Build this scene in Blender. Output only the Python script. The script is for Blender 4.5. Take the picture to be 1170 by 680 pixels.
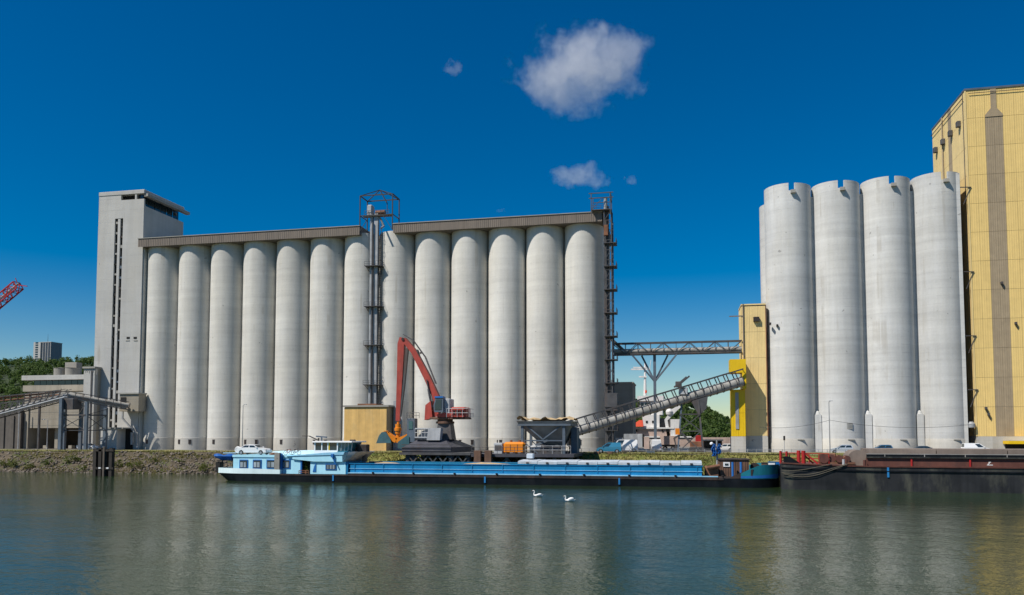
import bpy, math, random
from mathutils import Vector, Matrix, noise as mnoise
random.seed(7)
R_ = math.radians
scn = bpy.context.scene
for o in list(bpy.data.objects): bpy.data.objects.remove(o)
col = scn.collection

# ------------------------------------------------------------------ camera
CAM_H = 7.0; YAW = R_(12); PITCH = R_(3.4); FPX = 910.0
cam = bpy.data.cameras.new('camera'); camo = bpy.data.objects.new('camera', cam); col.objects.link(camo)
camo.location = (0, 0, CAM_H); camo.rotation_euler = (R_(90) + PITCH, 0, YAW)
cam.sensor_width = 36; cam.lens = FPX / 1170 * 36; cam.shift_y = 104 / 1170
cam.clip_start = 0.5; cam.clip_end = 20000
scn.camera = camo

# ------------------------------------------------------------------ light
SUN_EL = 52; SUN_AZ = 45            # degrees left of the quay's normal, behind the camera
sdir = Vector((-math.sin(R_(SUN_AZ)) * math.cos(R_(SUN_EL)), -math.cos(R_(SUN_AZ)) * math.cos(R_(SUN_EL)), math.sin(R_(SUN_EL))))
w = bpy.data.worlds.new('World'); scn.world = w; w.use_nodes = True
nt = w.node_tree; nt.nodes.clear()
sky = nt.nodes.new('ShaderNodeTexSky'); sky.sky_type = 'NISHITA'; sky.sun_disc = False
sky.sun_elevation = R_(SUN_EL); sky.sun_rotation = math.atan2(sdir.x, sdir.y) % (2 * math.pi)
sky.altitude = 0; sky.air_density = 1.0; sky.dust_density = 0.0; sky.ozone_density = 3.2
hsv = nt.nodes.new('ShaderNodeHueSaturation'); hsv.inputs['Saturation'].default_value = 1.66; hsv.inputs['Hue'].default_value = 0.504
bg = nt.nodes.new('ShaderNodeBackground'); bg.inputs['Strength'].default_value = 0.073
wo = nt.nodes.new('ShaderNodeOutputWorld')
nt.links.new(sky.outputs[0], hsv.inputs['Color']); nt.links.new(hsv.outputs[0], bg.inputs[0]); nt.links.new(bg.outputs[0], wo.inputs[0])
sl = bpy.data.lights.new('sun', 'SUN'); sl.energy = 4.7; sl.angle = R_(0.53); sl.color = (1.0, 0.945, 0.86)
so = bpy.data.objects.new('sun', sl); col.objects.link(so); so.rotation_euler = sdir.to_track_quat('Z', 'Y').to_euler(); so.location = (-200, -200, 300)
scn.view_settings.view_transform = 'Standard'; scn.view_settings.look = 'None'
scn.cycles.volume_bounces = 4
scn.view_settings.exposure = 0.18; scn.view_settings.gamma = 1.0; scn.view_settings.use_curve_mapping = False

# ------------------------------------------------------------------ survey helper: where a sight line meets the vertical plane y = Y
_V0 = 498.0 - FPX * math.tan(PITCH)
_Rv = Vector((math.cos(YAW), math.sin(YAW), 0)); _Fh = Vector((-math.sin(YAW), math.cos(YAW), 0)); _Z = Vector((0, 0, 1))
_Fw = _Fh * math.cos(PITCH) + _Z * math.sin(PITCH); _U = -_Fh * math.sin(PITCH) + _Z * math.cos(PITCH)
def at(u, v, Y):
    r = _Fw + _Rv * ((u - 585) / FPX) + _U * ((_V0 - v) / FPX)
    return Vector((0, 0, CAM_H)) + r * (Y / r.y)
def gx(u, Y): return at(u, 500, Y).x

# ------------------------------------------------------------------ materials
def _nodes(name):
    m = bpy.data.materials.new(name); m.use_nodes = True
    n = m.node_tree; b = n.nodes['Principled BSDF']
    return m, n, b
def _noise(n, vec, scale, detail=4, rough=0.55, sc=(1, 1, 1)):
    mp = n.nodes.new('ShaderNodeMapping'); mp.inputs['Scale'].default_value = sc
    n.links.new(vec, mp.inputs['Vector'])
    t = n.nodes.new('ShaderNodeTexNoise'); t.inputs['Scale'].default_value = scale; t.inputs['Detail'].default_value = detail
    t.inputs['Roughness'].default_value = rough
    n.links.new(mp.outputs[0], t.inputs['Vector']); return t.outputs['Fac']
def _range(n, v, a, b, c, d, smooth=False):
    m = n.nodes.new('ShaderNodeMapRange'); m.inputs[1].default_value = a; m.inputs[2].default_value = b
    m.inputs[3].default_value = c; m.inputs[4].default_value = d
    if smooth: m.interpolation_type = 'SMOOTHSTEP'
    n.links.new(v, m.inputs[0]); return m.outputs[0]
def _math(n, op, a, b=None):
    m = n.nodes.new('ShaderNodeMath'); m.operation = op
    for i, x in enumerate((a, b)):
        if x is None: continue
        if isinstance(x, (int, float)): m.inputs[i].default_value = x
        else: n.links.new(x, m.inputs[i])
    return m.outputs[0]
def _mix(n, fac, a, b, mode='MIX'):
    m = n.nodes.new('ShaderNodeMix'); m.data_type = 'RGBA'; m.blend_type = mode
    for s, x in ((m.inputs[0], fac), (m.inputs[6], a), (m.inputs[7], b)):
        if isinstance(x, (int, float)): s.default_value = x
        elif isinstance(x, tuple): s.default_value = (*x, 1)
        else: n.links.new(x, s)
    return m.outputs[2]
def mat(name, c, rough=0.6, metal=0.0, var=0.18, scale=0.8, streak=0.0, dirt=None, dirt_amt=0.0, dscale=0.5, pv=0.0, bump=0.0, spec=0.4):
    m, n, b = _nodes(name)
    g = n.nodes.new('ShaderNodeNewGeometry').outputs['Position']
    f = _noise(n, g, scale, 5)
    v = _range(n, f, 0.3, 0.7, 1 - var, 1 + var * 0.6)
    if streak:
        s = _noise(n, g, 1.0, 4, 0.6, (1.3, 1.3, 0.06))
        v = _math(n, 'MULTIPLY', v, _range(n, s, 0.35, 0.65, 1 - streak, 1.0 + streak * 0.3))
    if pv:
        oi = n.nodes.new('ShaderNodeObjectInfo')
        v = _math(n, 'MULTIPLY', v, _range(n, oi.outputs['Random'], 0, 1, 1 - pv, 1 + pv))
    comb = n.nodes.new('ShaderNodeCombineColor')
    for i in range(3): n.links.new(v, comb.inputs[i])
    c3 = _mix(n, 1.0, tuple(c), comb.outputs[0], 'MULTIPLY')
    if dirt:
        d = _noise(n, g, dscale, 6, 0.65, (1, 1, 0.35))
        c3 = _mix(n, _range(n, d, 0.5, 0.72, 0, dirt_amt), c3, tuple(dirt))
    n.links.new(c3, b.inputs['Base Color'])
    b.inputs['Metallic'].default_value = metal
    b.inputs['Specular IOR Level'].default_value = spec
    n.links.new(_range(n, f, 0.2, 0.8, max(0.02, rough - 0.1), min(1, rough + 0.12)), b.inputs['Roughness'])
    if bump:
        bp = n.nodes.new('ShaderNodeBump'); bp.inputs['Strength'].default_value = 0.6; bp.inputs['Distance'].default_value = bump
        n.links.new(_noise(n, g, scale * 4, 6, 0.7), bp.inputs['Height']); n.links.new(bp.outputs[0], b.inputs['Normal'])
    return m
def concrete(name, c, ring=1.22, ringamt=0.12, streak=0.16, band=0.08):
    m, n, b = _nodes(name)
    g = n.nodes.new('ShaderNodeNewGeometry').outputs['Position']
    sp = n.nodes.new('ShaderNodeSeparateXYZ'); n.links.new(g, sp.inputs[0]); z = sp.outputs[2]
    big = _noise(n, g, 0.12, 5, 0.6)
    v = _range(n, big, 0.3, 0.7, 0.9, 1.06)
    s = _noise(n, g, 1.0, 5, 0.7, (0.45, 0.45, 0.03))
    v = _math(n, 'MULTIPLY', v, _range(n, s, 0.4, 0.68, 1.0 + streak * 0.2, 1 - streak))
    bd = _noise(n, g, 1.0, 3, 0.6, (0.03, 0.03, 0.75))
    v = _math(n, 'MULTIPLY', v, _range(n, bd, 0.3, 0.7, 1 - band, 1 + band * 0.6))
    fine = _noise(n, g, 3.0, 6, 0.7)
    v = _math(n, 'MULTIPLY', v, _range(n, fine, 0.3, 0.7, 0.95, 1.04))
    fr = _math(n, 'FRACT', _math(n, 'DIVIDE', z, ring))
    ln = _range(n, fr, 0.0, 0.09, 1.0, 0.0, True)
    ln = _math(n, 'MULTIPLY', ln, _range(n, _noise(n, g, 0.5, 4, 0.6, (1, 1, 2.2)), 0.42, 0.62, 0.1, 1.0))
    v = _math(n, 'MULTIPLY', v, _math(n, 'SUBTRACT', 1.0, _math(n, 'MULTIPLY', ln, ringamt)))
    oi = n.nodes.new('ShaderNodeObjectInfo')
    v = _math(n, 'MULTIPLY', v, _range(n, oi.outputs['Random'], 0, 1, 0.93, 1.04))
    run = _noise(n, g, 1.0, 3, 0.5, (0.9, 0.9, 0.022)); brk = _noise(n, g, 0.22, 4, 0.6)
    stain = _math(n, 'MULTIPLY', _range(n, run, 0.57, 0.68, 0, 1, True), _range(n, brk, 0.42, 0.62, 0, 1, True))
    sp2 = _noise(n, g, 0.9, 2, 0.5)
    v = _math(n, 'MULTIPLY', v, _range(n, sp2, 0.735, 0.76, 1.0, 0.62))
    comb = n.nodes.new('ShaderNodeCombineColor')
    for i in range(3): n.links.new(v, comb.inputs[i])
    warm = _mix(n, _range(n, _noise(n, g, 0.2, 4, 0.6, (1, 1, 0.3)), 0.4, 0.7, 0, 0.5), tuple(c), (c[0] * 1.0, c[1] * 0.96, c[2] * 0.88))
    fin = _mix(n, 1.0, warm, comb.outputs[0], 'MULTIPLY')
    n.links.new(_mix(n, _math(n, 'MULTIPLY', stain, 0.45), fin, (c[0] * 0.62, c[1] * 0.57, c[2] * 0.5)), b.inputs['Base Color'])
    b.inputs['Roughness'].default_value = 0.88; b.inputs['Specular IOR Level'].default_value = 0.25
    bp = n.nodes.new('ShaderNodeBump'); bp.inputs['Strength'].default_value = 0.5; bp.inputs['Distance'].default_value = 0.03
    n.links.new(_math(n, 'SUBTRACT', _math(n, 'MULTIPLY', fine, 0.6), ln), bp.inputs['Height']); n.links.new(bp.outputs[0], b.inputs['Normal'])
    return m
def glass(name, c=(0.02, 0.035, 0.045), rough=0.06):
    m, n, b = _nodes(name)
    b.inputs['Base Color'].default_value = (*c, 1); b.inputs['Roughness'].default_value = rough
    b.inputs['Specular IOR Level'].default_value = 0.7
    return m
def foliage(name, a, bcol, c2):
    m, n, b = _nodes(name)
    g = n.nodes.new('ShaderNodeNewGeometry')
    f = _noise(n, g.outputs['Position'], 0.35, 4)
    c = _mix(n, _range(n, f, 0.35, 0.65, 0, 1), tuple(a), tuple(bcol))
    c = _mix(n, _range(n, g.outputs['Random Per Island'], 0, 1, 0, 0.8), c, tuple(c2))
    n.links.new(c, b.inputs['Base Color']); b.inputs['Roughness'].default_value = 0.6
    b.inputs['Specular IOR Level'].default_value = 0.25
    tr = n.nodes.new('ShaderNodeBsdfTranslucent'); n.links.new(c, tr.inputs['Color'])      # thin leaves let light through
    mx = n.nodes.new('ShaderNodeMixShader'); mx.inputs[0].default_value = 0.42
    out = [q for q in n.nodes if q.type == 'OUTPUT_MATERIAL'][0]
    n.links.new(b.outputs[0], mx.inputs[1]); n.links.new(tr.outputs[0], mx.inputs[2]); n.links.new(mx.outputs[0], out.inputs['Surface'])
    return m
M = {}
M['silo'] = concrete('pale_concrete', (0.635, 0.62, 0.575), ringamt=0.14, streak=0.1)
M['silo2'] = concrete('grey_concrete', (0.59, 0.59, 0.575), ring=1.5, ringamt=0.12, streak=0.1, band=0.1)
M['plinth'] = concrete('plinth_concrete', (0.53, 0.51, 0.465), ringamt=0.04, streak=0.12)
M['tower'] = concrete('tower_concrete', (0.49, 0.485, 0.465), ring=2.7, ringamt=0.05, streak=0.1, band=0.03)
M['bldg'] = concrete('building_concrete', (0.36, 0.325, 0.265), ring=3.0, ringamt=0.05, streak=0.2)
M['block'] = concrete('dark_render', (0.30, 0.285, 0.255), ring=3.0, ringamt=0.05, streak=0.1)
M['slab'] = concrete('slab_concrete', (0.36, 0.35, 0.32), ring=3.0, ringamt=0.0, streak=0.15)
M['fascia'] = mat('brown_sheet', (0.20, 0.165, 0.135), 0.7, var=0.1, streak=0.15, pv=0.05)
M['steel'] = mat('dark_steel', (0.075, 0.075, 0.078), 0.6, var=0.3, dirt=(0.13, 0.07, 0.04), dirt_amt=0.5)
M['steelb'] = mat('blue_grey_steel', (0.10, 0.13, 0.165), 0.55, var=0.2, dirt=(0.16, 0.11, 0.07), dirt_amt=0.4)
M['galv'] = mat('galvanised', (0.36, 0.37, 0.38), 0.5, metal=0.2, var=0.2, streak=0.15, dirt=(0.25, 0.19, 0.13), dirt_amt=0.3)
M['conv'] = mat('conveyor_sheet', (0.35, 0.335, 0.305), 0.65, var=0.25, streak=0.1, dirt=(0.17, 0.15, 0.12), dirt_amt=0.6, dscale=0.9)
M['dusty'] = mat('dusty_grey', (0.27, 0.26, 0.245), 0.8, var=0.3, dirt=(0.36, 0.30, 0.22), dirt_amt=0.6)
M['ypale'] = mat('pale_yellow_sheet', (0.80, 0.57, 0.21), 0.6, var=0.06, streak=0.06, pv=0.025)
M['ypale2'] = mat('cream_yellow_sheet', (0.80, 0.60, 0.27), 0.6, var=0.06, streak=0.06, pv=0.025)
M['taupe'] = mat('taupe_sheet', (0.36, 0.28, 0.18), 0.6, var=0.1, streak=0.1, pv=0.04)
M['ybright'] = mat('bright_yellow', (0.78, 0.50, 0.005), 0.5, var=0.08, streak=0.06, pv=0.02)
M['ochre'] = mat('ochre_sheet', (0.72, 0.46, 0.16), 0.65, var=0.12, streak=0.14, pv=0.06, dirt=(0.55, 0.42, 0.22), dirt_amt=0.4)
M['blue'] = mat('barge_blue', (0.008, 0.205, 0.43), 0.42, var=0.12, streak=0.1, dirt=(0.01, 0.15, 0.32), dirt_amt=0.5)
M['bluel'] = mat('highlight_blue', (0.30, 0.60, 0.80), 0.45, var=0.1, streak=0.1)  # paler blue puts a sunlit highlight on ledge and bulwark edges
M['cyan'] = mat('pale_cyan_paint', (0.44, 0.80, 0.94), 0.45, var=0.05, streak=0.06)
M['cyan2'] = mat('very_pale_cyan', (0.74, 0.88, 0.90), 0.45, var=0.05, streak=0.08)
M['frame_blue'] = mat('royal_blue', (0.02, 0.15, 0.45), 0.45, var=0.1)
M['teal'] = mat('teal_paint', (0.015, 0.20, 0.26), 0.45, var=0.15, streak=0.15)
M['black'] = mat('black_hull', (0.006, 0.0085, 0.012), 0.5, var=0.4, streak=0.3, dirt=(0.022, 0.023, 0.025), dirt_amt=0.4, spec=0.18)
M['hull2'] = mat('worn_hull', (0.018, 0.019, 0.021), 0.6, var=0.5, streak=0.4, dirt=(0.085, 0.085, 0.062), dirt_amt=0.9, dscale=0.45, scale=0.4)
M['rail'] = mat('brown_steel', (0.034, 0.027, 0.025), 0.6, var=0.4, dirt=(0.12, 0.06, 0.04), dirt_amt=0.5)
M['redbrown'] = mat('red_oxide', (0.13, 0.048, 0.034), 0.65, var=0.25, streak=0.2, dirt=(0.06, 0.035, 0.03), dirt_amt=0.6)
M['rust'] = mat('rust', (0.22, 0.10, 0.055), 0.85, var=0.4, dirt=(0.07, 0.045, 0.035), dirt_amt=0.7)
M['red'] = mat('signal_red', (0.42, 0.022, 0.02), 0.5, var=0.2, streak=0.1)
M['cranered'] = mat('crane_red', (0.43, 0.065, 0.045), 0.5, var=0.2, streak=0.12, dirt=(0.16, 0.05, 0.04), dirt_amt=0.5, dscale=0.9)
M['cranegrey'] = mat('crane_grey', (0.07, 0.07, 0.085), 0.55, var=0.2, streak=0.1, dirt=(0.05, 0.045, 0.045), dirt_amt=0.5)
M['lgrey'] = mat('light_grey_paint', (0.45, 0.46, 0.47), 0.5, var=0.15, streak=0.1)
M['orange'] = mat('orange_paint', (0.72, 0.22, 0.008), 0.45, var=0.15)
M['grab'] = mat('grab_teal', (0.045, 0.12, 0.14), 0.55, var=0.35, dirt=(0.12, 0.10, 0.08), dirt_amt=0.5)
M['white'] = mat('white_paint', (0.78, 0.78, 0.77), 0.35, var=0.05)
M['carwhite'] = mat('car_white', (0.80, 0.80, 0.80), 0.2, var=0.02, spec=0.6)
M['carsilver'] = mat('car_silver', (0.55, 0.60, 0.66), 0.25, metal=0.3, var=0.02, spec=0.6)
M['markblue'] = mat('mark_blue', (0.02, 0.20, 0.48), 0.5)
M['steelk'] = mat('black_steel', (0.035, 0.037, 0.04), 0.6, var=0.2)
M['wing'] = mat('shaded_wing_wall', (0.13, 0.115, 0.10), 0.9, var=0.2, streak=0.2)  # brown darkened to hold the shade lying on the left wing
M['carteal'] = mat('car_teal', (0.035, 0.20, 0.33), 0.25, var=0.03, spec=0.6)
M['carblue'] = mat('car_blue', (0.03, 0.13, 0.25), 0.25, var=0.03, spec=0.6)
M['cardark'] = mat('car_dark', (0.035, 0.06, 0.09), 0.22, var=0.03, spec=0.6)
M['hatch'] = mat('hatch_sheet', (0.54, 0.60, 0.66), 0.45, var=0.12, streak=0.1, dirt=(0.36, 0.35, 0.33), dirt_amt=0.6, pv=0.05)
M['grain'] = mat('grain', (0.50, 0.36, 0.19), 0.95, var=0.15, bump=0.05, scale=2)
M['tyre'] = mat('rubber', (0.018, 0.018, 0.018), 0.8)
M['rim'] = mat('rim_alloy', (0.4, 0.4, 0.42), 0.35, metal=0.6)
M['glass'] = glass('dark_glass'); M['glassb'] = glass('green_glass', (0.03, 0.11, 0.13)); M['dark'] = mat('dark_interior', (0.02, 0.019, 0.018), 0.9)
M['curtain'] = mat('curtain', (0.34, 0.40, 0.44), 0.9, var=0.3, streak=0.5)
M['wood'] = mat('weathered_timber', (0.045, 0.038, 0.032), 0.85, var=0.4, streak=0.3, bump=0.02)
M['oldwood'] = mat('old_grey_timber', (0.12, 0.10, 0.08), 0.9, var=0.3, streak=0.3)
M['brown'] = mat('brown_timber', (0.16, 0.09, 0.06), 0.85, var=0.3, streak=0.3)
M['shipwhite'] = mat('ship_white', (0.74, 0.72, 0.69), 0.45, var=0.06, streak=0.1)
M['shippink'] = mat('ship_buff', (0.50, 0.37, 0.31), 0.55, var=0.15, streak=0.15)
M['vermilion'] = mat('vermilion', (0.65, 0.06, 0.012), 0.5, var=0.1)
M['hcover'] = mat('faded_brown_cover', (0.22, 0.175, 0.145), 0.8, var=0.2, streak=0.1, pv=0.08)
M['bay'] = mat('bay_shade_brown', (0.085, 0.06, 0.04), 0.9, var=0.3)  # deep brown puts the bays' shade into wall and floor colour
M['rope'] = mat('rope', (0.13, 0.115, 0.085), 0.9, var=0.3)
M['tarp'] = mat('blue_tarp', (0.01, 0.09, 0.32), 0.5, var=0.25)
M['feather'] = mat('white_feathers', (0.85, 0.84, 0.82), 0.8, var=0.04); M['beak'] = mat('beak', (0.6, 0.2, 0.03), 0.5)
M['asphalt'] = mat('asphalt', (0.20, 0.185, 0.16), 0.9, var=0.2, scale=0.3, dirt=(0.30, 0.27, 0.22), dirt_amt=0.5, dscale=0.1)
M['soil'] = mat('bank_soil', (0.16, 0.135, 0.105), 0.95, var=0.4, scale=0.6, dirt=(0.07, 0.085, 0.025), dirt_amt=0.8, dscale=0.4, bump=0.08)
def bank_mat():
    m, n, b = _nodes('bank_turf')
    g = n.nodes.new('ShaderNodeNewGeometry').outputs['Position']; sp = n.nodes.new('ShaderNodeSeparateXYZ'); n.links.new(g, sp.inputs[0])
    f = _noise(n, g, 0.5, 5, 0.65); e = _math(n, 'ADD', sp.outputs[0], _range(n, _noise(n, g, 0.15, 3), 0.3, 0.7, -9, 9))
    soil = _mix(n, _range(n, f, 0.35, 0.65, 0, 1), (0.06, 0.05, 0.033), (0.145, 0.115, 0.08))
    turf = _mix(n, _range(n, f, 0.35, 0.65, 0, 1), (0.12, 0.145, 0.03), (0.24, 0.21, 0.07))
    c = _mix(n, _range(n, e, -78, -70, 0, 1), soil, turf); c = _mix(n, _range(n, _noise(n, g, 0.33, 4, 0.6), 0.52, 0.62, 0, 0.8), c, (0.06, 0.085, 0.02))
    wet = _range(n, sp.outputs[2], 0.15, 0.55, 0.45, 1.0); cc = n.nodes.new('ShaderNodeCombineColor')
    for i in range(3): n.links.new(wet, cc.inputs[i])
    n.links.new(_mix(n, 1.0, c, cc.outputs[0], 'MULTIPLY'), b.inputs['Base Color']); b.inputs['Roughness'].default_value = 0.95; b.inputs['Specular IOR Level'].default_value = 0.2
    bp = n.nodes.new('ShaderNodeBump'); bp.inputs['Distance'].default_value = 0.08; n.links.new(_noise(n, g, 3, 5, 0.7), bp.inputs['Height']); n.links.new(bp.outputs[0], b.inputs['Normal'])
    return m
M['bank'] = bank_mat()
M['grassg'] = mat('grass_ground', (0.16, 0.155, 0.05), 0.95, var=0.3, scale=0.4, dirt=(0.30, 0.25, 0.10), dirt_amt=0.75, dscale=0.25, bump=0.06)
M['forestg'] = mat('forest_floor', (0.03, 0.045, 0.015), 0.95, var=0.3, scale=0.05)
M['stone'] = mat('riprap_stone', (0.20, 0.165, 0.13), 0.9, var=0.45, scale=2.2, bump=0.03)
M['apart'] = mat('apartment_white', (0.46, 0.45, 0.43), 0.7, var=0.05); M['apartg'] = mat('apartment_grey', (0.12, 0.16, 0.20), 0.4, var=0.1)
M['grass'] = foliage('grass_blades', (0.14, 0.165, 0.035), (0.25, 0.215, 0.075), (0.29, 0.24, 0.10))
M['leaf'] = foliage('bank_leaves', (0.055, 0.095, 0.018), (0.10, 0.13, 0.022), (0.15, 0.15, 0.03))
M['tree'] = foliage('forest_leaves', (0.045, 0.09, 0.018), (0.12, 0.18, 0.035), (0.08, 0.125, 0.03))
M['bark'] = mat('bark', (0.09, 0.07, 0.05), 0.9)
# water: murky green body under a rippled dielectric skin
def water_mat():
    m, n, b = _nodes('river_water')
    g = n.nodes.new('ShaderNodeNewGeometry').outputs['Position']
    f = _noise(n, g, 0.03, 4, 0.6, (0.5, 1.6, 1))
    n.links.new(_mix(n, _range(n, f, 0.35, 0.65, 0, 1), (0.018, 0.036, 0.015), (0.026, 0.046, 0.020)), b.inputs['Base Color'])
    b.inputs['IOR'].default_value = 1.33; b.inputs['Roughness'].default_value = 0.05; b.inputs['Specular IOR Level'].default_value = 0.29
    mp = n.nodes.new('ShaderNodeMapping'); mp.inputs['Rotation'].default_value = (0, 0, R_(14)); n.links.new(g, mp.inputs[0]); p = mp.outputs[0]
    h = _math(n, 'MULTIPLY', _noise(n, p, 0.35, 3, 0.5, (0.7, 1.1, 1)), 0.55)
    h = _math(n, 'ADD', h, _math(n, 'MULTIPLY', _noise(n, p, 1.3, 3, 0.55, (0.8, 1.2, 1)), 0.36))
    h = _math(n, 'ADD', h, _math(n, 'MULTIPLY', _noise(n, p, 4.5, 3, 0.55, (0.85, 1.15, 1)), 0.13))
    calm = _range(n, _noise(n, g, 0.035, 3, 0.5, (0.4, 1.4, 1)), 0.35, 0.65, 0.55, 1.25)
    h = _math(n, 'MULTIPLY', h, calm)
    bp = n.nodes.new('ShaderNodeBump'); bp.inputs['Strength'].default_value = 1.0; bp.inputs['Distance'].default_value = 0.165
    n.links.new(h, bp.inputs['Height']); n.links.new(bp.outputs[0], b.inputs['Normal'])
    return m
M['water'] = water_mat()

# ------------------------------------------------------------------ mesh builder
class MB:
    def __init__(s): s.v = []; s.f = []
    def add(s, vs, fs):
        k = len(s.v); s.v += [tuple(p) for p in vs]; s.f += [tuple(i + k for i in q) for q in fs]; return s
    def box(s, x0, x1, y0, y1, z0, z1):
        return s.add([(x0, y0, z0), (x1, y0, z0), (x1, y1, z0), (x0, y1, z0), (x0, y0, z1), (x1, y0, z1), (x1, y1, z1), (x0, y1, z1)],
                     [(0, 3, 2, 1), (4, 5, 6, 7), (0, 1, 5, 4), (1, 2, 6, 5), (2, 3, 7, 6), (3, 0, 4, 7)])
    def bbox(s, x0, x1, y0, y1, z0, z1, c=0.05):      # box with chamfered vertical corners and top edge
        ring = [(x0 + c, y0), (x1 - c, y0), (x1, y0 + c), (x1, y1 - c), (x1 - c, y1), (x0 + c, y1), (x0, y1 - c), (x0, y0 + c)]
        r2 = [(x0 + c, y0 + c), (x1 - c, y0 + c), (x1 - c, y0 + c), (x1 - c, y1 - c), (x1 - c, y1 - c), (x0 + c, y1 - c), (x0 + c, y1 - c), (x0 + c, y0 + c)]
        vs = [(x, y, z0) for x, y in ring] + [(x, y, z1 - c) for x, y in ring] + [(x, y, z1) for x, y in r2]
        fs = [tuple(reversed(range(8)))] + [(i, (i + 1) % 8, 8 + (i + 1) % 8, 8 + i) for i in range(8)]
        fs += [(8 + i, 8 + (i + 1) % 8, 16 + (i + 1) % 8, 16 + i) for i in range(8)] + [(16, 17, 19, 21)]
        return s.add(vs, fs)
    def bar(s, p, q, w, h=None, up=(0, 0, 1)):
        h = h or w; p = Vector(p); q = Vector(q); d = (q - p).normalized(); up = Vector(up)
        if abs(d.dot(up)) > 0.98: up = Vector((0, 1, 0))
        a = d.cross(up).normalized() * (w / 2); b = a.cross(d).normalized() * (h / 2)
        vs = [p - a - b, p + a - b, p + a + b, p - a + b, q - a - b, q + a - b, q + a + b, q - a + b]
        return s.add(vs, [(0, 1, 2, 3), (7, 6, 5, 4), (0, 4, 5, 1), (1, 5, 6, 2), (2, 6, 7, 3), (3, 7, 4, 0)])
    def tube(s, p, q, r, r2=None, n=10, cap=True):
        r2 = r if r2 is None else r2; p = Vector(p); q = Vector(q); d = (q - p).normalized()
        up = Vector((0, 0, 1)) if abs(d.z) < 0.95 else Vector((1, 0, 0))
        a = d.cross(up).normalized(); b = d.cross(a)
        vs = []
        for c, rr in ((p, r), (q, r2)):
            for i in range(n):
                t = 2 * math.pi * i / n; vs.append(c + a * (rr * math.cos(t)) + b * (rr * math.sin(t)))
        fs = [(i, (i + 1) % n, n + (i + 1) % n, n + i) for i in range(n)]
        if cap: fs += [tuple(reversed(range(n))), tuple(range(n, 2 * n))]
        return s.add(vs, fs)
    def path(s, pts, r, n=6):
        for a, b in zip(pts[:-1], pts[1:]): s.tube(a, b, r, n=n)
        return s
    def lathe(s, prof, c=(0, 0, 0), n=32, a0=0.0, a1=2 * math.pi):
        full = abs(a1 - a0 - 2 * math.pi) < 1e-4; m = n if full else n + 1; vs = []; fs = []
        for r, z in prof:
            for i in range(m):
                t = a0 + (a1 - a0) * i / n; vs.append((c[0] + r * math.cos(t), c[1] + r * math.sin(t), c[2] + z))
        for j in range(len(prof) - 1):
            for i in range(n):
                k = (i + 1) % m if full else i + 1
                fs.append((j * m + i, j * m + k, (j + 1) * m + k, (j + 1) * m + i))
        return s.add(vs, fs)
    def prism(s, poly, y0, y1, inset=0.0):       # polygon of (x, z) extruded along y
        n = len(poly); vs = [(x, y0, z) for x, z in poly] + [(x, y1, z) for x, z in poly]
        return s.add(vs, [tuple(range(n)), tuple(reversed(range(n, 2 * n)))] + [(i, n + i, n + (i + 1) % n, (i + 1) % n) for i in range(n)])
    def prismz(s, poly, z0, z1):
        n = len(poly); vs = [(x, y, z0) for x, y in poly] + [(x, y, z1) for x, y in poly]
        return s.add(vs, [tuple(reversed(range(n))), tuple(range(n, 2 * n))] + [(i, (i + 1) % n, n + (i + 1) % n, n + i) for i in range(n)])
    def ell(s, c, rx, ry, rz, n=12, m=7):
        vs = []; fs = []
        for j in range(m + 1):
            p = math.pi * j / m
            for i in range(n):
                t = 2 * math.pi * i / n; vs.append((c[0] + rx * math.sin(p) * math.cos(t), c[1] + ry * math.sin(p) * math.sin(t), c[2] + rz * math.cos(p)))
        for j in range(m):
            for i in range(n): fs.append((j * n + i, (j + 1) * n + i, (j + 1) * n + (i + 1) % n, j * n + (i + 1) % n))
        return s.add(vs, fs)
    def grid(s, rows):
        k = len(rows[0]); vs = [p for r in rows for p in r]
        return s.add(vs, [(j * k + i, j * k + i + 1, (j + 1) * k + i + 1, (j + 1) * k + i) for j in range(len(rows) - 1) for i in range(k - 1)])
    def torus(s, c, R, r, axis='y', n=20, m=6):
        vs = []; fs = []
        for i in range(n):
            t = 2 * math.pi * i / n
            for j in range(m):
                q = 2 * math.pi * j / m; rr = R + r * math.cos(q); h = r * math.sin(q)
                a, b = rr * math.cos(t), rr * math.sin(t)
                vs.append((c[0] + a, c[1] + h, c[2] + b) if axis == 'y' else (c[0] + a, c[1] + b, c[2] + h))
        for i in range(n):
            for j in range(m): fs.append((i * m + j, ((i + 1) % n) * m + j, ((i + 1) % n) * m + (j + 1) % m, i * m + (j + 1) % m))
        return s.add(vs, fs)
    def build(s, name, m, parent=None, smooth=False, local=False, kind=None, label=None):
        off = Vector((0, 0, 0))
        if parent is not None and not local:
            p = parent
            while p is not None: off += p.location; p = p.parent
        me = bpy.data.meshes.new(name); me.from_pydata([Vector(p) - off for p in s.v], [], s.f)
        me.materials.append(M[m] if isinstance(m, str) else m)
        if smooth:
            me.polygons.foreach_set('use_smooth', [True] * len(me.polygons))
            try: me.set_sharp_from_angle(angle=R_(35))
            except Exception: pass
        me.update()
        o = bpy.data.objects.new(name, me); col.objects.link(o)
        if parent is not None: o.parent = parent
        if kind: o['kind'] = kind
        if label: o['label'] = label
        return o
def tag(o, label=None, cat=None, group=None, kind=None):
    if label: o['label'] = label
    if cat: o['category'] = cat
    if group: o['group'] = group
    if kind: o['kind'] = kind
    return o
def thing(name, label, cat, loc=(0, 0, 0), rz=0.0, group=None):
    o = bpy.data.objects.new(name, None); o.empty_display_size = 0.5; col.objects.link(o)
    o.location = loc; o.rotation_euler = (0, 0, rz)
    return tag(o, label, cat, group)
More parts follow.
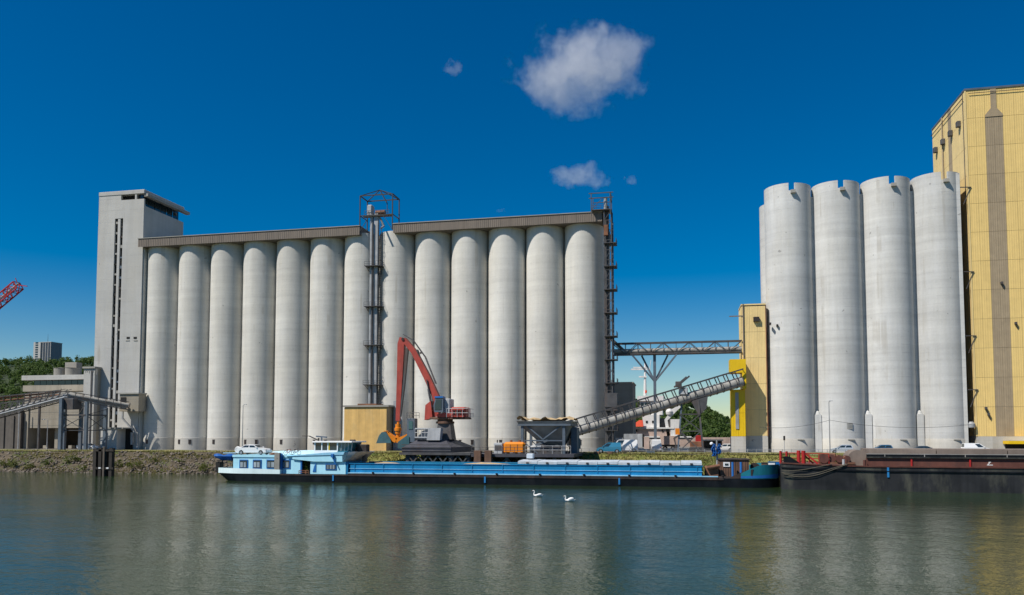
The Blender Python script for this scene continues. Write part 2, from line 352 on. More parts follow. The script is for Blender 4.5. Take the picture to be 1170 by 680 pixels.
def inst(src, name, parent, loc, rz=0.0, mt=None, mesh=None):
    o = bpy.data.objects.new(name, mesh or src); col.objects.link(o); o.parent = parent; o.location = loc; o.rotation_euler = (0, 0, rz)
    return o
def box(name, m, parent, *a, **k): return MB().box(*a).build(name, m, parent, **k)

_pm = {}
def panel_mesh(wd, h, m, pitch=0.4, depth=0.013):
    """profiled sheet facing -y, lower left corner at the origin"""
    key = (round(wd, 3), round(h, 3), m, pitch)
    if key in _pm: return _pm[key]
    n = max(1, round(wd / pitch)); p = wd / n; mb = MB(); xs = []
    for i in range(n):
        xs += [(i * p, 0), (i * p + p * 0.55, 0), (i * p + p * 0.65, -depth), (i * p + p * 0.9, -depth)]
    xs.append((wd, 0))
    mb.grid([[(x, y, 0.012) for x, y in xs], [(x, y, h - 0.03) for x, y in xs]])
    me = bpy.data.meshes.new('panel'); me.from_pydata(mb.v, [], mb.f); me.materials.append(M[m]); me.update()
    _pm[key] = me; return me
def panels(parent, x, y, z, nx, nz, wd, h, m, rz=0.0, pitch=0.4, name='cladding_panel', skip=None):
    """x,y,z world position of the lower left corner, pieces run along the rotated x axis"""
    d = Vector((math.cos(rz), math.sin(rz), 0)); off = parent.location
    for j in range(nz):
        for i in range(nx):
            mm = skip(i, j) if skip else m
            if mm is None: continue
            p = Vector((x, y, z)) + d * (i * wd + 0.008) + Vector((0, 0, j * h)) - off
            inst(panel_mesh(wd - 0.016, h, mm, pitch), name, parent, p, rz)
def railing(mb, pts, h=1.0, step=1.6, r=0.03):
    for a, b in zip(pts[:-1], pts[1:]):
        a = Vector(a); b = Vector(b); L = (b - a).length; n = max(1, round(L / step))
        for i in range(n + 1):
            p = a.lerp(b, i / n); mb.tube(p, p + Vector((0, 0, h)), r, n=5)
        for t in (0.5, 1.0): mb.tube(a + Vector((0, 0, h * t)), b + Vector((0, 0, h * t)), r, n=5)
    return mb
def lattice(mb, p, q, s, w, step=None, up=(0, 0, 1)):
    """square lattice beam from p to q, side s, member size w"""
    p = Vector(p); q = Vector(q); d = (q - p); L = d.length; d.normalize(); up = Vector(up)
    if abs(d.dot(up)) > 0.95: up = Vector((0, 1, 0))
    a = d.cross(up).normalized() * (s / 2); b = a.cross(d).normalized() * (s / 2)
    cs = [-a - b, a - b, a + b, -a + b]; n = max(1, round(L / (step or s)))
    for c in cs: mb.bar(p + c, q + c, w)
    for i in range(n):
        t0 = p + d * (L * i / n); t1 = p + d * (L * (i + 1) / n)
        for k in range(4):
            c0, c1 = cs[k], cs[(k + 1) % 4]
            mb.bar(t0 + (c0 if i % 2 else c1), t1 + (c1 if i % 2 else c0), w * 0.7)
            mb.bar(t1 + c0, t1 + c1, w * 0.7)
    return mb
GZ = 3.9     # quay level above the water

# ================================================================== SETTING
tag(MB().add([(-3000, -300, 0), (3000, -300, 0), (3000, 3500, 0), (-3000, 3500, 0)], [(0, 1, 2, 3)]).build('water', 'water'), kind='structure')
# quay land: body, verge and paved apron
tag(MB().prism([(0, 0)] and [(-900, -1), (-900, 3.86), (420, 3.86), (420, -1)], 139.6, 238).build('quay_ground', 'asphalt'), kind='structure')
tag(MB().add([(-900, 149, GZ - 0.02), (420, 149, GZ - 0.02), (420, 159.5, GZ - 0.02), (-900, 159.5, GZ - 0.02)], [(0, 1, 2, 3)]).build('quay_road', 'asphalt'), kind='structure')
rows = []
for j in range(25):
    y = 139.2 + j * 0.42; r = []
    for i in range(400):
        x = -420 + i * 1.8
        z = GZ - 0.06 + 0.16 * mnoise.noise(Vector((x * 0.15, y * 0.4, 3))) + 0.25 * math.exp(-((j - 10) / 6.0) ** 2)
        r.append((x, y, z if j < 24 else GZ - 0.1))
    rows.append(r)
tag(MB().grid(rows).build('grass_verge', 'grassg', smooth=True), kind='structure')
rows = []
for j in range(14):
    t = j / 13; r = []
    for i in range(500):
        x = -420 + i * 1.45
        y = 130.6 + t * 8.8; z = -0.9 + t * 4.75
        nz = mnoise.noise(Vector((x * 0.35, y * 0.6, 1))) * 0.35 + mnoise.noise(Vector((x * 1.1, y * 1.4, 5))) * 0.18
        if j == 13: nz *= 0.2
        r.append((x, y - nz * 0.5, z + nz))
    rows.append(r)
tag(MB().grid(rows).build('river_bank', 'bank', smooth=True), kind='structure')
# loose stones on the bank
rs = random.Random(3); mb = MB()
def blob(mb, c, r, rr):
    t = (1 + 5 ** 0.5) / 2
    vs = [(-1, t, 0), (1, t, 0), (-1, -t, 0), (1, -t, 0), (0, -1, t), (0, 1, t), (0, -1, -t), (0, 1, -t), (t, 0, -1), (t, 0, 1), (-t, 0, -1), (-t, 0, 1)]
    fs = [(0, 11, 5), (0, 5, 1), (0, 1, 7), (0, 7, 10), (0, 10, 11), (1, 5, 9), (5, 11, 4), (11, 10, 2), (10, 7, 6), (7, 1, 8), (3, 9, 4), (3, 4, 2), (3, 2, 6), (3, 6, 8), (3, 8, 9), (4, 9, 5), (2, 4, 11), (6, 2, 10), (8, 6, 7), (9, 8, 1)]
    sx, sy, sz = [rr.uniform(0.6, 1.2) * r / 1.9 for _ in range(3)]
    mb.add([(c[0] + v[0] * sx * rr.uniform(.8, 1.2), c[1] + v[1] * sy * rr.uniform(.8, 1.2), c[2] + v[2] * sz * rr.uniform(.8, 1.2)) for v in vs], fs)
for k in range(3000):
    t = rs.random() ** 1.1; x = rs.uniform(-165, -66)
    if rs.random() < 0.25 and t > 0.6: continue
    blob(mb, (x, 130.9 + t * 8.2, -0.65 + t * 4.45 + 0.35 * mnoise.noise(Vector((x * 0.35, (130.6 + t * 8.8) * 0.6, 1)))), rs.uniform(0.10, 0.30) * (1.35 if t < .15 else 1), rs)
tag(mb.build('bank_stones', 'stone'), 'loose grey and brown stones covering the river bank', 'stones', kind='stuff')
# grass blades on verge and top of bank
mb = MB(); rs = random.Random(11)
for k in range(26000):
    x = rs.uniform(-160, 62); y = rs.uniform(137.2, 149.0)
    z = GZ - 0.05 if y > 139.4 else GZ - 0.2 - (139.4 - y) * 0.5
    if mnoise.noise(Vector((x * 0.2, y * 0.3, 9))) < -0.25: continue
    h = rs.uniform(0.08, 0.24) * (1.3 if y < 140.5 else 1); a = rs.uniform(0, 3.14); wd = rs.uniform(0.05, 0.15)
    dx, dy = math.cos(a) * wd, math.sin(a) * wd; lx, ly = rs.uniform(-.15, .15), rs.uniform(-.15, .15)
    mb.add([(x - dx, y - dy, z), (x + dx, y + dy, z), (x + dx * 0.6 + lx, y + dy * 0.6 + ly, z + h), (x - dx * 0.3 + lx, y - dy * 0.3 + ly, z + h * 1.15)], [(0, 1, 2, 3)])
for k in range(26000):
    x = rs.uniform(-160, 62); t = rs.random(); y = 131.6 + t * 7.6
    dn_ = mnoise.noise(Vector((x * 0.16, y * 0.35, 4)))
    if x < -72 and dn_ < -0.02: continue
    if x >= -72 and dn_ < -0.35: continue
    z = -0.9 + (y - 130.6) / 8.8 * 4.75 + 0.2 * mnoise.noise(Vector((x * 0.35, y * 0.6, 1)))
    h = rs.uniform(0.10, 0.30); a = rs.uniform(0, 3.14); wd = rs.uniform(0.05, 0.14)
    dx, dy = math.cos(a) * wd, math.sin(a) * wd; lx, ly = rs.uniform(-.2, .2), rs.uniform(-.25, .1)
    mb.add([(x - dx, y - dy, z), (x + dx, y + dy, z), (x + dx * 0.6 + lx, y + dy * 0.6 + ly, z + h), (x - dx * 0.3 + lx, y - dy * 0.3 + ly, z + h * 1.15)], [(0, 1, 2, 3)])
tag(mb.build('verge_grass', 'grass'), 'dry yellow green grass along the top of the quay', 'grass', kind='stuff')
# weeds on the slope
def bush(x, y, z, rx, h, n, label, seed):
    rr = random.Random(seed); t = thing('bank_bush', label, 'bush', (x, y, z), 0, 'bushes on the river bank'); mb = MB()
    cl = [(rr.uniform(-rx, rx) * 0.8, rr.uniform(-0.7, 0.7), rr.uniform(0.2, h * 0.75), rr.uniform(0.3, 0.6) * min(1.2, h)) for _ in range(max(4, int(rx * 4)))]
    for _ in range(n):
        c = rr.choice(cl); d = Vector((rr.gauss(0, 1), rr.gauss(0, 1), rr.gauss(0, 1))).normalized() * c[3] * rr.uniform(0.5, 1.05)
        p = Vector(c[:3]) + d; s = rr.uniform(0.07, 0.17)
        a = Vector((rr.gauss(0, 1), rr.gauss(0, 1), rr.gauss(0, .7))).normalized() * s; b = Vector((rr.gauss(0, 1), rr.gauss(0, 1), rr.gauss(0, 1))).normalized() * s
        mb.add([p - a, p + b, p + a, p - b * 0.7], [(0, 1, 2, 3)])
    mb.build('foliage', 'leaf', t, local=True)
    st = MB()
    for c in cl: st.tube((c[0] * 0.4, c[1] * 0.3, -0.3), c[:3], 0.035, 0.012, n=5)
    st.build('stem', 'bark', t, local=True)
for i, (u, wpx, hm, tpos, lab) in enumerate([
        (12, 14, 1.3, .35, 'dark green bush on the stony bank nearest the left edge'),
        (36, 9, 0.9, .3, 'low bush on the bank left of the steel conveyor legs'),
        (58, 8, 0.9, .45, 'small round bush on the bank below the loading bays'),
        (86, 10, 1.4, .55, 'yellow green bush high on the bank beside the conveyor legs'),
        (101, 5, 0.8, .25, 'little bush low on the bank just left of the black mooring piles'),
        (143, 11, 1.7, .4, 'large leafy bush on the bank right of the black mooring piles'),
        (158, 8, 1.3, .35, 'leafy bush on the bank below the corner of the white tower'),
        (180, 5, 0.8, .6, 'small bush near the top of the bank below the leftmost silo'),
        (208, 4, 0.7, .55, 'tiny bush on bare stones below the second silo'),
        (238, 8, 1.5, .3, 'bush on the bank just behind the stern of the blue barge'),
        (445, 7, .7, .6, 'green bush on the bank below the orange crane grab'),
        (466, 5, .6, .65, 'small bush on the bank left of the crane platform')]):
    y = 131 + tpos * 8; bush(gx(u, y), y - 0.3, -0.6 + tpos * 4.4, wpx / 6.0, hm, int(110 * wpx * hm / 4), lab, 40 + i)

# far land with wooded hills
def hh(x, y):
    prof = [(-2500, 70), (-1200, 88), (-800, 95), (-600, 99), (-300, 64), (-100, 38), (-30, 36), (5, 37), (22, 33), (36, 24), (52, 15), (90, 9), (250, 8), (600, 6)]
    for (a, b), (c, d) in zip(prof[:-1], prof[1:]):
        if a <= x * 900 / max(y, 300) <= c: k = b + (d - b) * (x * 900 / max(y, 300) - a) / (c - a); break
    else: k = 6
    t = min(1, max(0, (y - 430) / 470)); t = t * t * (3 - 2 * t)
    return 3.5 + k * t + 5 * t * mnoise.noise(Vector((x * 0.01, y * 0.01, 0)))
rows = [[(x, y, -1.0 if y == 330 else hh(x, y)) for x in range(-2400, 1201, 30)] for y in [330, 331, 360, 400, 440, 480, 520, 560, 600, 650, 700, 750, 800, 850, 900, 960, 1100, 1400, 2200, 3500]]
tag(MB().grid(rows).build('hills', 'forestg', smooth=True), kind='structure')
mb = MB(); rs = random.Random(5)
def crown(mb, x, y, z, r, h, n):
    sub = [(rs.uniform(-.55, .55) * r, rs.uniform(-.55, .55) * r, rs.uniform(.3, .85) * h, rs.uniform(.35, .6) * r) for _ in range(7)]
    for _ in range(n):
        c = rs.choice(sub); d = Vector((rs.gauss(0, 1), rs.gauss(0, 1), rs.gauss(0, 1))).normalized()
        p = Vector((x + c[0], y + c[1], z + c[2])) + d * c[3] * rs.uniform(.7, 1.05)
        s = rs.uniform(.4, .85); a = d.orthogonal().normalized(); b = d.cross(a); q = rs.uniform(0, 6.28)
        e1 = (a * math.cos(q) + b * math.sin(q)) * s + d * rs.uniform(-.3, .3); e2 = (b * math.cos(q) - a * math.sin(q)) * s + d * rs.uniform(-.4, .4)
        mb.add([p - e1, p - e2, p + e1, p + e2], [(0, 1, 2, 3)])
n = 0
while n < 1450:
    if rs.random() < 0.55: x0, x1 = -1010, -640
    else: x0, x1 = -70, 75
    y = rs.uniform(455, 960); x = rs.uniform(x0, x1) * y / 900
    big = x0 < -100; r = rs.uniform(3.4, 6.0) if big else rs.uniform(2.2, 4.2); crown(mb, x, y, hh(x, y) - 1.0, r, rs.uniform(8, 13) if big else rs.uniform(5, 9), 150); n += 1
for k in range(420):
    y = rs.uniform(700, 960); x = rs.uniform(-640, -70) * y / 900; crown(mb, x, y, hh(x, y) - 1, rs.uniform(4, 6), rs.uniform(8, 12), 45)
for k in range(160):
    y = rs.uniform(600, 960); x = rs.uniform(75, 500) * y / 900; crown(mb, x, y, hh(x, y) - 1, rs.uniform(4, 6), rs.uniform(8, 12), 60)
tag(mb.build('hill_woods', 'tree'), 'dark green wooded hillside behind the silos', 'woods', kind='stuff')

# ------------------------------------------------------------------ clouds
def cloud_mat(name, c, rad, dens, nscale, seed, thr):
    m = bpy.data.materials.new(name); m.use_nodes = True; n = m.node_tree; n.nodes.clear()
    out = n.nodes.new('ShaderNodeOutputMaterial'); pv = n.nodes.new('ShaderNodeVolumePrincipled')
    tc = n.nodes.new('ShaderNodeTexCoord'); g = tc.outputs['Object']
    mp = n.nodes.new('ShaderNodeMapping'); mp.inputs['Scale'].default_value = (1 / rad[0], 1 / rad[1], 1 / rad[2]); n.links.new(g, mp.inputs[0])
    ln = n.nodes.new('ShaderNodeVectorMath'); ln.operation = 'LENGTH'; n.links.new(mp.outputs[0], ln.inputs[0])
    t = n.nodes.new('ShaderNodeTexNoise'); t.inputs['Scale'].default_value = nscale; t.inputs['Detail'].default_value = 6; t.inputs['Roughness'].default_value = 0.68
    mo = n.nodes.new('ShaderNodeMapping'); mo.inputs['Location'].default_value = (seed, seed * .7, 0); n.links.new(g, mo.inputs[0]); n.links.new(mo.outputs[0], t.inputs['Vector'])
    v = _math(n, 'SUBTRACT', t.outputs['Fac'], _math(n, 'MULTIPLY', _math(n, 'POWER', ln.outputs['Value'], 2.0), 0.30))
    v = _range(n, v, thr, thr + 0.16, 0.0, dens, True)
    n.links.new(v, pv.inputs['Density']); pv.inputs['Color'].default_value = (0.97, 0.97, 1.0, 1); pv.inputs['Anisotropy'].default_value = 0.2
    n.links.new(pv.outputs[0], out.inputs['Volume']); return m
for i, (u, v, wp, hp, dens, thr, nsc, seed, lab) in enumerate([
        (663, 77, 196, 126, 0.009, 0.325, 0.0145, 12.0, 'large puffy white cloud high above the silos'),
        (662, 203, 92, 40, 0.010, 0.33, 0.022, 51.0, 'flat white cloud just above the right end of the long silo roof'),
        (519, 77, 40, 30, 0.009, 0.36, 0.055, 77.0, 'tiny wisp of cloud left of the large cloud'),
        (721, 206, 30, 19, 0.010, 0.36, 0.065, 30.0, 'tiny cloud right of the flat cloud above the silo roof'),
        (572, 241, 24, 11, 0.006, 0.36, 0.05, 9.0, 'faint shred of cloud over the long silo roof')]):
    Y = 1500.0; c = at(u, v, Y); s = Y / FPX
    rx, rz = wp / 2 * s * 1.02, hp / 2 * s * 0.98; ry = rx * 0.6
    o = MB().ell((0, 0, 0), rx, ry, rz, 24, 12).build('cloud', cloud_mat('cloud_volume', c, (rx, ry, rz), dens, nsc, seed, thr), smooth=True)
    o.location = c; tag(o, lab, 'cloud', 'clouds in the blue sky')

# ================================================================== LONG SILO BLOCK (13 cells)
P0, PIT, RS, FY = -117.75, 8.19, 4.02, 160.0
CY = FY + RS
sb = thing('silo_block', 'long row of thirteen white concrete grain silos with brown roof galleries', 'silo block', (-68, CY, GZ))
cyl = MB().lathe([(RS, 2.7), (RS, 46.6)], n=72).build('silo', 'silo', sb, smooth=True, local=True)
cyl.location = (P0 + 68, 0, 0)
bandm = MB().lathe([(RS + 0.04, -0.2), (RS + 0.04, 2.66), (RS - 0.02, 2.72)], n=72).build('base_band', 'plinth', cyl, smooth=True, local=True)
hm = MB().box(-0.28, 0.28, -0.08, 0.05, 0, 0.9).box(-0.36, 0.36, -0.05, 0.05, 0.9, 0.98)
hatm = hm.build('hatch', 'rail', cyl, local=True); a = R_(-105); hatm.location = ((RS + .04) * math.cos(a), (RS + .04) * math.sin(a), 1.3); hatm.rotation_euler = (0, 0, a + R_(90))
for i in range(1, 13):
    s = inst(cyl.data, 'silo', sb, (P0 + 68 + PIT * i, 0, 0)); s.rotation_euler = (0, 0, 0)
    bb = inst(bandm.data, 'base_band', s, (0, 0, 0))
    for aa in ((-105, -68) if i % 2 else (-98,)):
        a = R_(aa); inst(hatm.data, 'hatch', s, ((RS + .04) * math.cos(a), (RS + .04) * math.sin(a), 1.3), a + R_(90))
box('rear_wall', 'silo', sb, P0 - PIT / 2 + 0.15, P0 + 12 * PIT + PIT / 2 - 0.1, CY + 0.3, 181, GZ, 50.4)
MB().box(-121.15, P0 - 3.2, 160.25, CY, GZ, 50.38).build('end_wall', 'silo', sb)  # added filler; its front catches light over the dark strip beside the tower
for i in (6, 7):      # open silo heads between the two galleries
    c = P0 + PIT * i
    MB().lathe([(RS, 0), (RS, 0.55), (RS - 0.25, 0.55), (RS - 0.25, 0)], (c, CY, 50.5), 48).build('parapet', 'silo', sb, smooth=True)
    MB().lathe([(0.0, 0.02), (RS - 0.3, 0.02)], (c, CY, 50.5), 48).build('silo_top', 'slab', sb)
for (xa, xb) in ((at(158, 270, 159.2).x, at(411, 265, 159.2).x), (at(449, 260, 159.2).x, at(688, 252, 159.2).x)):
    g = MB().box(max(xa + .1, -120.9), xb - .1, 159.3, 181.3, 50.42, 52.15)
    if xa < -122: g.box(xa + .1, -120.9, 159.3, 159.9, 50.42, 52.15)
    gal = g.build('roof_gallery', 'fascia', sb)
    n = round((xb - xa) / 2.7); wd = (xb - xa) / n; pm = panel_mesh(wd - 0.02, 1.9, 'fascia', 0.45, 0.045)
    for i in range(n): inst(pm, 'fascia_panel', gal, Vector((xa + i * wd + 0.01, 159.2, 50.36)) - sb.location)
    pm2 = panel_mesh(2.5, 1.9, 'fascia', 0.45, 0.045)
    for i in range(9): inst(pm2, 'fascia_panel', gal, Vector((xb, 159.3 + i * 2.45, 50.36)) - sb.location, R_(90))
    MB().box(xa - .05, xb + .05, 159.05, 181.4, 52.27, 52.42).build('roof_coping', 'slab', gal)

# ================================================================== WHITE HEADHOUSE TOWER
X0, X1 = -133.2, -121.2
tw = thing('headhouse_tower', 'tall white concrete tower with a narrow stair slot at the left end of the silos', 'tower', ((X0 + X1) / 2, 160, GZ))
sxs = [-128.75, -128.0, -127.35, -126.6]
MB().box(X0 + .02, X1 - .02, 160.5, 175, GZ, 60.3).box(X0 + .02, -128.6, 160.5, 175, 60.3, 63.2).build('core', 'tower', tw)
m1 = MB().box(X0, sxs[0], 160, 160.52, GZ, 63.2).box(sxs[1], sxs[2], 160.06, 160.52, 8, 57.6).box(sxs[3], X1, 160, 160.52, GZ, 60.6)
m1.box(sxs[0], sxs[3], 160, 160.52, 57.6, 60.6).box(sxs[0], sxs[3], 160, 160.52, GZ, 8).box(sxs[0], -127.3, 160, 160.52, 60.6, 63.2)
m1.box(-127.3, X1, 160, 160.4, 60.6, 61.9).box(-123.6, -123.2, 160, 160.5, 61.9, 63.2)
m1.build('front_wall', 'tower', tw)
MB().bbox(X0 - .05, X1 + .1, 159.9, 175.1, 63.2, 64.1, .06).build('roof_slab', 'tower', tw)
MB().bbox(X1 - .2, X1 + .9, 160.2, 176.3, 62.5, 63.15, .05).build('eave_slab', 'slab', tw)
for i in range(6):
    y = 161.2 + i * 2.35
    MB().box(X1 - 1.6, X1 - 1.5, y, y + 2.1, 60.35, 63.15).build('window', 'glass', tw)
for i in range(3): MB().box(-127.2 + i * 1.2, -126.1 + i * 1.2, 161.2, 161.3, 61.95, 63.1).build('window', 'dark', tw)
MB().box(-123.1, -121.9, 160.7, 160.8, 61.9, 63.1).build('window', 'glass', tw)
rs = random.Random(8)
for sx0, sx1 in ((sxs[0], sxs[1]), (sxs[2], sxs[3])):
    MB().box(sx0, sx1, 160.44, 160.49, 8, 57.6).build('stair_slot', 'dark', tw)
    for k in range(20):
        z = 9.5 + k * 2.42 + (0.9 if sx0 == sxs[0] else 0)
        c = rs.choice(['slab', 'slab', 'rail', 'dark', 'steelb', 'block'])
        MB().box(sx0 + .04, sx1 - .04, 160.15, 160.43, z, z + rs.uniform(.25, .7)).build('landing', c, tw)
for u in (146.5, 154.5):
    p = at(u, 386, 160); MB().box(p.x - .4, p.x + .4, 159.93, 160.02, p.z - .22, p.z + .22).build('vent', 'dark', tw)
for u in (146, 155):
    p = at(u, 389, 160); MB().box(p.x - .5, p.x + .5, 159.9, 160.02, p.z - .08, p.z + .02).build('sill', 'slab', tw)
# box where the left conveyor enters the tower
p = at(139, 449, 158); q = at(160, 470, 158)
cb = MB().box(p.x, q.x, 157.4, 159.98, q.z, p.z - .3).build('inlet_box', 'bldg', tw)
MB().box(p.x + .3, p.x + 1.7, 157.3, 157.39, q.z + .7, p.z - 1.0).build('opening', 'dark', cb)
MB().box(p.x - .2, q.x + .2, 157.1, 159.98, p.z - .3, p.z).build('box_roof', 'slab', cb)
st = MB(); a = at(140, 478, 158.6); b = at(156, 496, 158.6); st.bar(a, b, .5, .25); st.bar(a, a + Vector((0, 0, 2.0)), .3); st.bar(b, at(157, 511, 158.6), .25); st.bar(at(151, 494, 158.6), at(151, 508, 158.6), .5)
st.build('chute', 'galv', tw)
# low annexe in front of the tower foot
p = at(117, 490, 157); q = at(135, 510, 157)
an = MB().box(p.x, q.x, 156.5, 159.97, GZ, p.z).build('annexe', 'tower', tw)
MB().box(p.x - .15, q.x + 1.6, 156.3, 159.96, p.z, p.z + .3).build('annexe_roof', 'slab', an)
MB().box(q.x + .02, q.x + 1.5, 159.3, 159.9, GZ, p.z).build('doorway', 'dark', an)

# ================================================================== BUCKET ELEVATORS
ex = P0 + 6.5 * PIT
el = thing('bucket_elevator', 'grey steel bucket elevator with caged head rising up the middle of the long silo row', 'elevator', (ex, 160.30, 12.9))
MB().tube((ex - .55, 160.20, 12.9), (ex - .55, 160.20, 55), .42, n=14).build('duct', 'galv', el, smooth=True)
MB().box(ex + .1, ex + .95, 159.80, 160.70, 12.9, 55).build('leg_casing', 'galv', el)
MB().tube((ex - .1, 159.50, 12.9), (ex - .1, 159.50, 53), .16, n=8).build('cable_pipe', 'steel', el)
la = MB()
for s in (1.15, 1.75): la.bar((ex + s, 160.00, 12.9), (ex + s, 160.00, 53), .09)
for k in range(80): la.bar((ex + 1.15, 160.00, 13.3 + k * .5), (ex + 1.75, 160.00, 13.3 + k * .5), .05)
for k in range(14): la.torus((ex + 1.45, 159.70, 15 + k * 2.7), .42, .04, 'z', 10, 4)
la.build('ladder', 'steelk', el)
for v in (301, 348, 393, 439):
    z = at(431, v, 157).z; pl = MB().box(ex - 1.7, ex + 2.1, 158.90, 161.60, z, z + .14)
    railing(pl, [(ex - 1.7, 158.90, z), (ex + 2.1, 158.90, z), (ex + 2.1, 161.60, z)], 1.0, 1.2, .03)
    for sx in (-1.4, 1.8): pl.bar((ex + sx, 159.00, z), (ex + sx, 162.30, z - 1.3), .1)
    pl.build('platform', 'steel', el)
hx0, hx1 = at(412, 222, 159.5).x, at(449, 222, 159.5).x; hy0, hy1 = 159.3, 163.4; z0, z1 = 51.1, 58.9
for x in (hx0, hx1):
    for y in (hy0, hy1): MB().bar((x, y, z0), (x, y, z1), .2).build('head_post', 'steelk', el)
hf = MB(); cs = [(hx0, hy0, z1), (hx1, hy0, z1), (hx1, hy1, z1), (hx0, hy1, z1)]; ap = Vector(((hx0 + hx1) / 2, (hy0 + hy1) / 2, 60.6))
for i in range(4): hf.bar(cs[i], cs[(i + 1) % 4], .2); hf.bar(cs[i], ap, .15)
hf.bar((hx0, hy0, 54.5), (hx1, hy0, 54.5), .16); hf.bar((hx1, hy0, 54.5), (hx1, hy1, 54.5), .16); hf.bar((hx0, hy0, 54.5), (hx0, hy1, 54.5), .16)
hf.bar((ap.x, ap.y, 60.6), (hx1 - 1.6, hy0 + 1, 57.2), .18); hf.bar((hx1 - 1.6, hy0 + 1, 57.2), (hx1 - 1.6, hy0 + 1, 55), .12)
hf.bar((hx0, hy0, z0), (hx0 + 2.2, hy0, 54.5), .1); hf.bar((hx1, hy0, z0), (hx1 - 2.2, hy0, 54.5), .1)
hf.build('head_frame', 'steelk', el)
pl = MB().box(hx0 + .6, hx1 - .3, 159.50, 160.5, 54.3, 54.5); railing(pl, [(hx0 + .9, 159.50, 54.5), (hx1 - .9, 159.50, 54.5)], 1.1, 1, .04); pl.build('head_platform', 'steel', el)
MB().bbox(ex - 1.6, ex - .4, 159.70, 161.30, 54.5, 57.0, .2).build('drive_hood', 'galv', el); MB().tube((ex + .3, 160.30, 55.2), (ex + 2.4, 160.30, 55.2), .55, n=12).build('drive_motor', 'rust', el)
ch = MB().path([(ex + .9, 160.10, 54.4), (ex + 1.6, 159.90, 53.6), (ex + 2.2, 160.10, 52.2), (ex + 2.4, 158, 51.2)], .22, 8); ch.build('spout', 'galv', el)

e2x0, e2x1 = -14.75, -13.3
e2 = thing('elevator_tower', 'dark lattice elevator tower standing against the right end of the long silo row', 'elevator', ((e2x0 + e2x1) / 2, 159.5, GZ))
for x in (e2x0, e2x1):
    for y in (158.6, 161.2): MB().bar((x, y, GZ), (x, y, 52.5), .2).build('post', 'steel', e2)
tr = MB()
for k in range(24):
    za = GZ + k * 2.02; zb = za + 2.02
    tr.bar((e2x0, 158.6, za), (e2x1, 158.6, zb), .1); tr.bar((e2x1, 158.6, za), (e2x1, 161.2, zb), .1); tr.bar((e2x1, 158.6, zb), (e2x0, 158.6, zb), .12); tr.bar((e2x1, 158.6, zb), (e2x1, 161.2, zb), .12)
tr.build('bracing', 'steel', e2)
MB().box(e2x0 + .1, e2x0 + .85, 159.2, 160.4, GZ, 53.5).build('leg_casing', 'steel', e2)
MB().tube((e2x1 + .25, 159.3, GZ), (e2x1 + .25, 159.3, 50), .13, n=8).build('cable_pipe', 'steelb', e2)
for k in range(9):
    z = 8 + k * 4.7; pl = MB().box(e2x0 - .1, e2x1 + .9, 158.2, 161.3, z, z + .12); railing(pl, [(e2x1 + .9, 158.2, z), (e2x1 + .9, 161.3, z)], 1.0, 1.2, .035); pl.build('platform', 'steel', e2)
c0, c1 = at(676, 226, 159).x, at(697.5, 226, 159).x
cg = MB()
for x in (c0, c1):
    for y in (158.2, 161.5): cg.bar((x, y, 51.4), (x, y, 55.9), .16)
for z in (54.9, 55.9): cg.bar((c0 - .5, 158.2, z), (c1 + .6, 158.2, z), .16); cg.bar((c1, 158.2, z), (c1, 161.5, z), .16); cg.bar((c0, 161.5, z), (c1, 161.5, z), .14)
cg.bar((c0, 158.2, 52.6), (c0 + 2.4, 158.2, 54.9), .09); railing(cg, [(c0, 158.2, 52.6), (c1, 158.2, 52.6)], .8, .9, .04)
cg.build('head_cage', 'steel', e2); MB().box(c0, c1, 158.2, 161.5, 52.45, 52.6).build('head_platform', 'steel', e2)
MB().tube((c1 - 1.0, 159, 52.6), (c1 - 1.0, 159, 55), .38, n=12).build('drive_hood', 'galv', e2)
MB().box(c1 - 1.3, c1 - .5, 158.1, 158.9, 47.2, 49.3).build('spout', 'rust', e2)
MB().box(e2x0, -12.4, 158.4, 161, 12, 15.5).build('junction_box', 'steel', e2)

# ================================================================== CONCRETE BLOCK AT END OF SILOS
bl = thing('concrete_block_house', 'plain dark grey concrete block house beside the end of the long silos', 'building', (-12, 171, GZ))
p = at(697, 438, 168); q = at(723, 438, 168)
MB().box(p.x - 1, q.x, 168, 178, GZ, p.z).build('wall', 'block', bl); MB().box(p.x - 1.1, q.x + .15, 167.85, 178.1, p.z, p.z + .25).build('roof', 'slab', bl)
MB().box(p.x + .5, p.x + 1.5, 167.9, 168.02, GZ + 10, GZ + 11.2).build('vent', 'dark', bl)

# ================================================================== OVERHEAD CONVEYOR BRIDGE
br = thing('conveyor_bridge', 'level overhead conveyor bridge on a Y shaped post between silos and yellow tower', 'conveyor', (-5, 158, GZ))
bx0, bx1, by = e2x1 - .2, at(847.5, 395, 162).x, 162.8
MB().box(bx0, bx1, by - .9, by + .9, 23.35, 23.6).build('deck', 'steel', br)
MB().tube((bx0, by - .3, 24.15), (bx1, by - .3, 24.15), .5, n=14).build('belt_cover', 'conv', br, smooth=True)
tr = MB()
for y in (by - .95, by + .95):
    tr.bar((bx0, y, 25.75), (bx1, y, 25.75), .22); tr.bar((bx0, y, 23.5), (bx1, y, 23.5), .25)
    for k in range(10):
        x = bx0 + (bx1 - bx0) * k / 10; x2 = bx0 + (bx1 - bx0) * (k + 1) / 10
        tr.bar((x, y, 23.5), (x, y, 25.75), .1); tr.bar((x if k % 2 else x2, y, 23.5), (x2 if k % 2 else x, y, 25.75), .12)
tr.build('truss', 'steel', br)
px = at(748, 420, by).x
MB().box(px - .28, px + .28, by - .28, by + .28, GZ, 23.35).build('post', 'steelb', br)
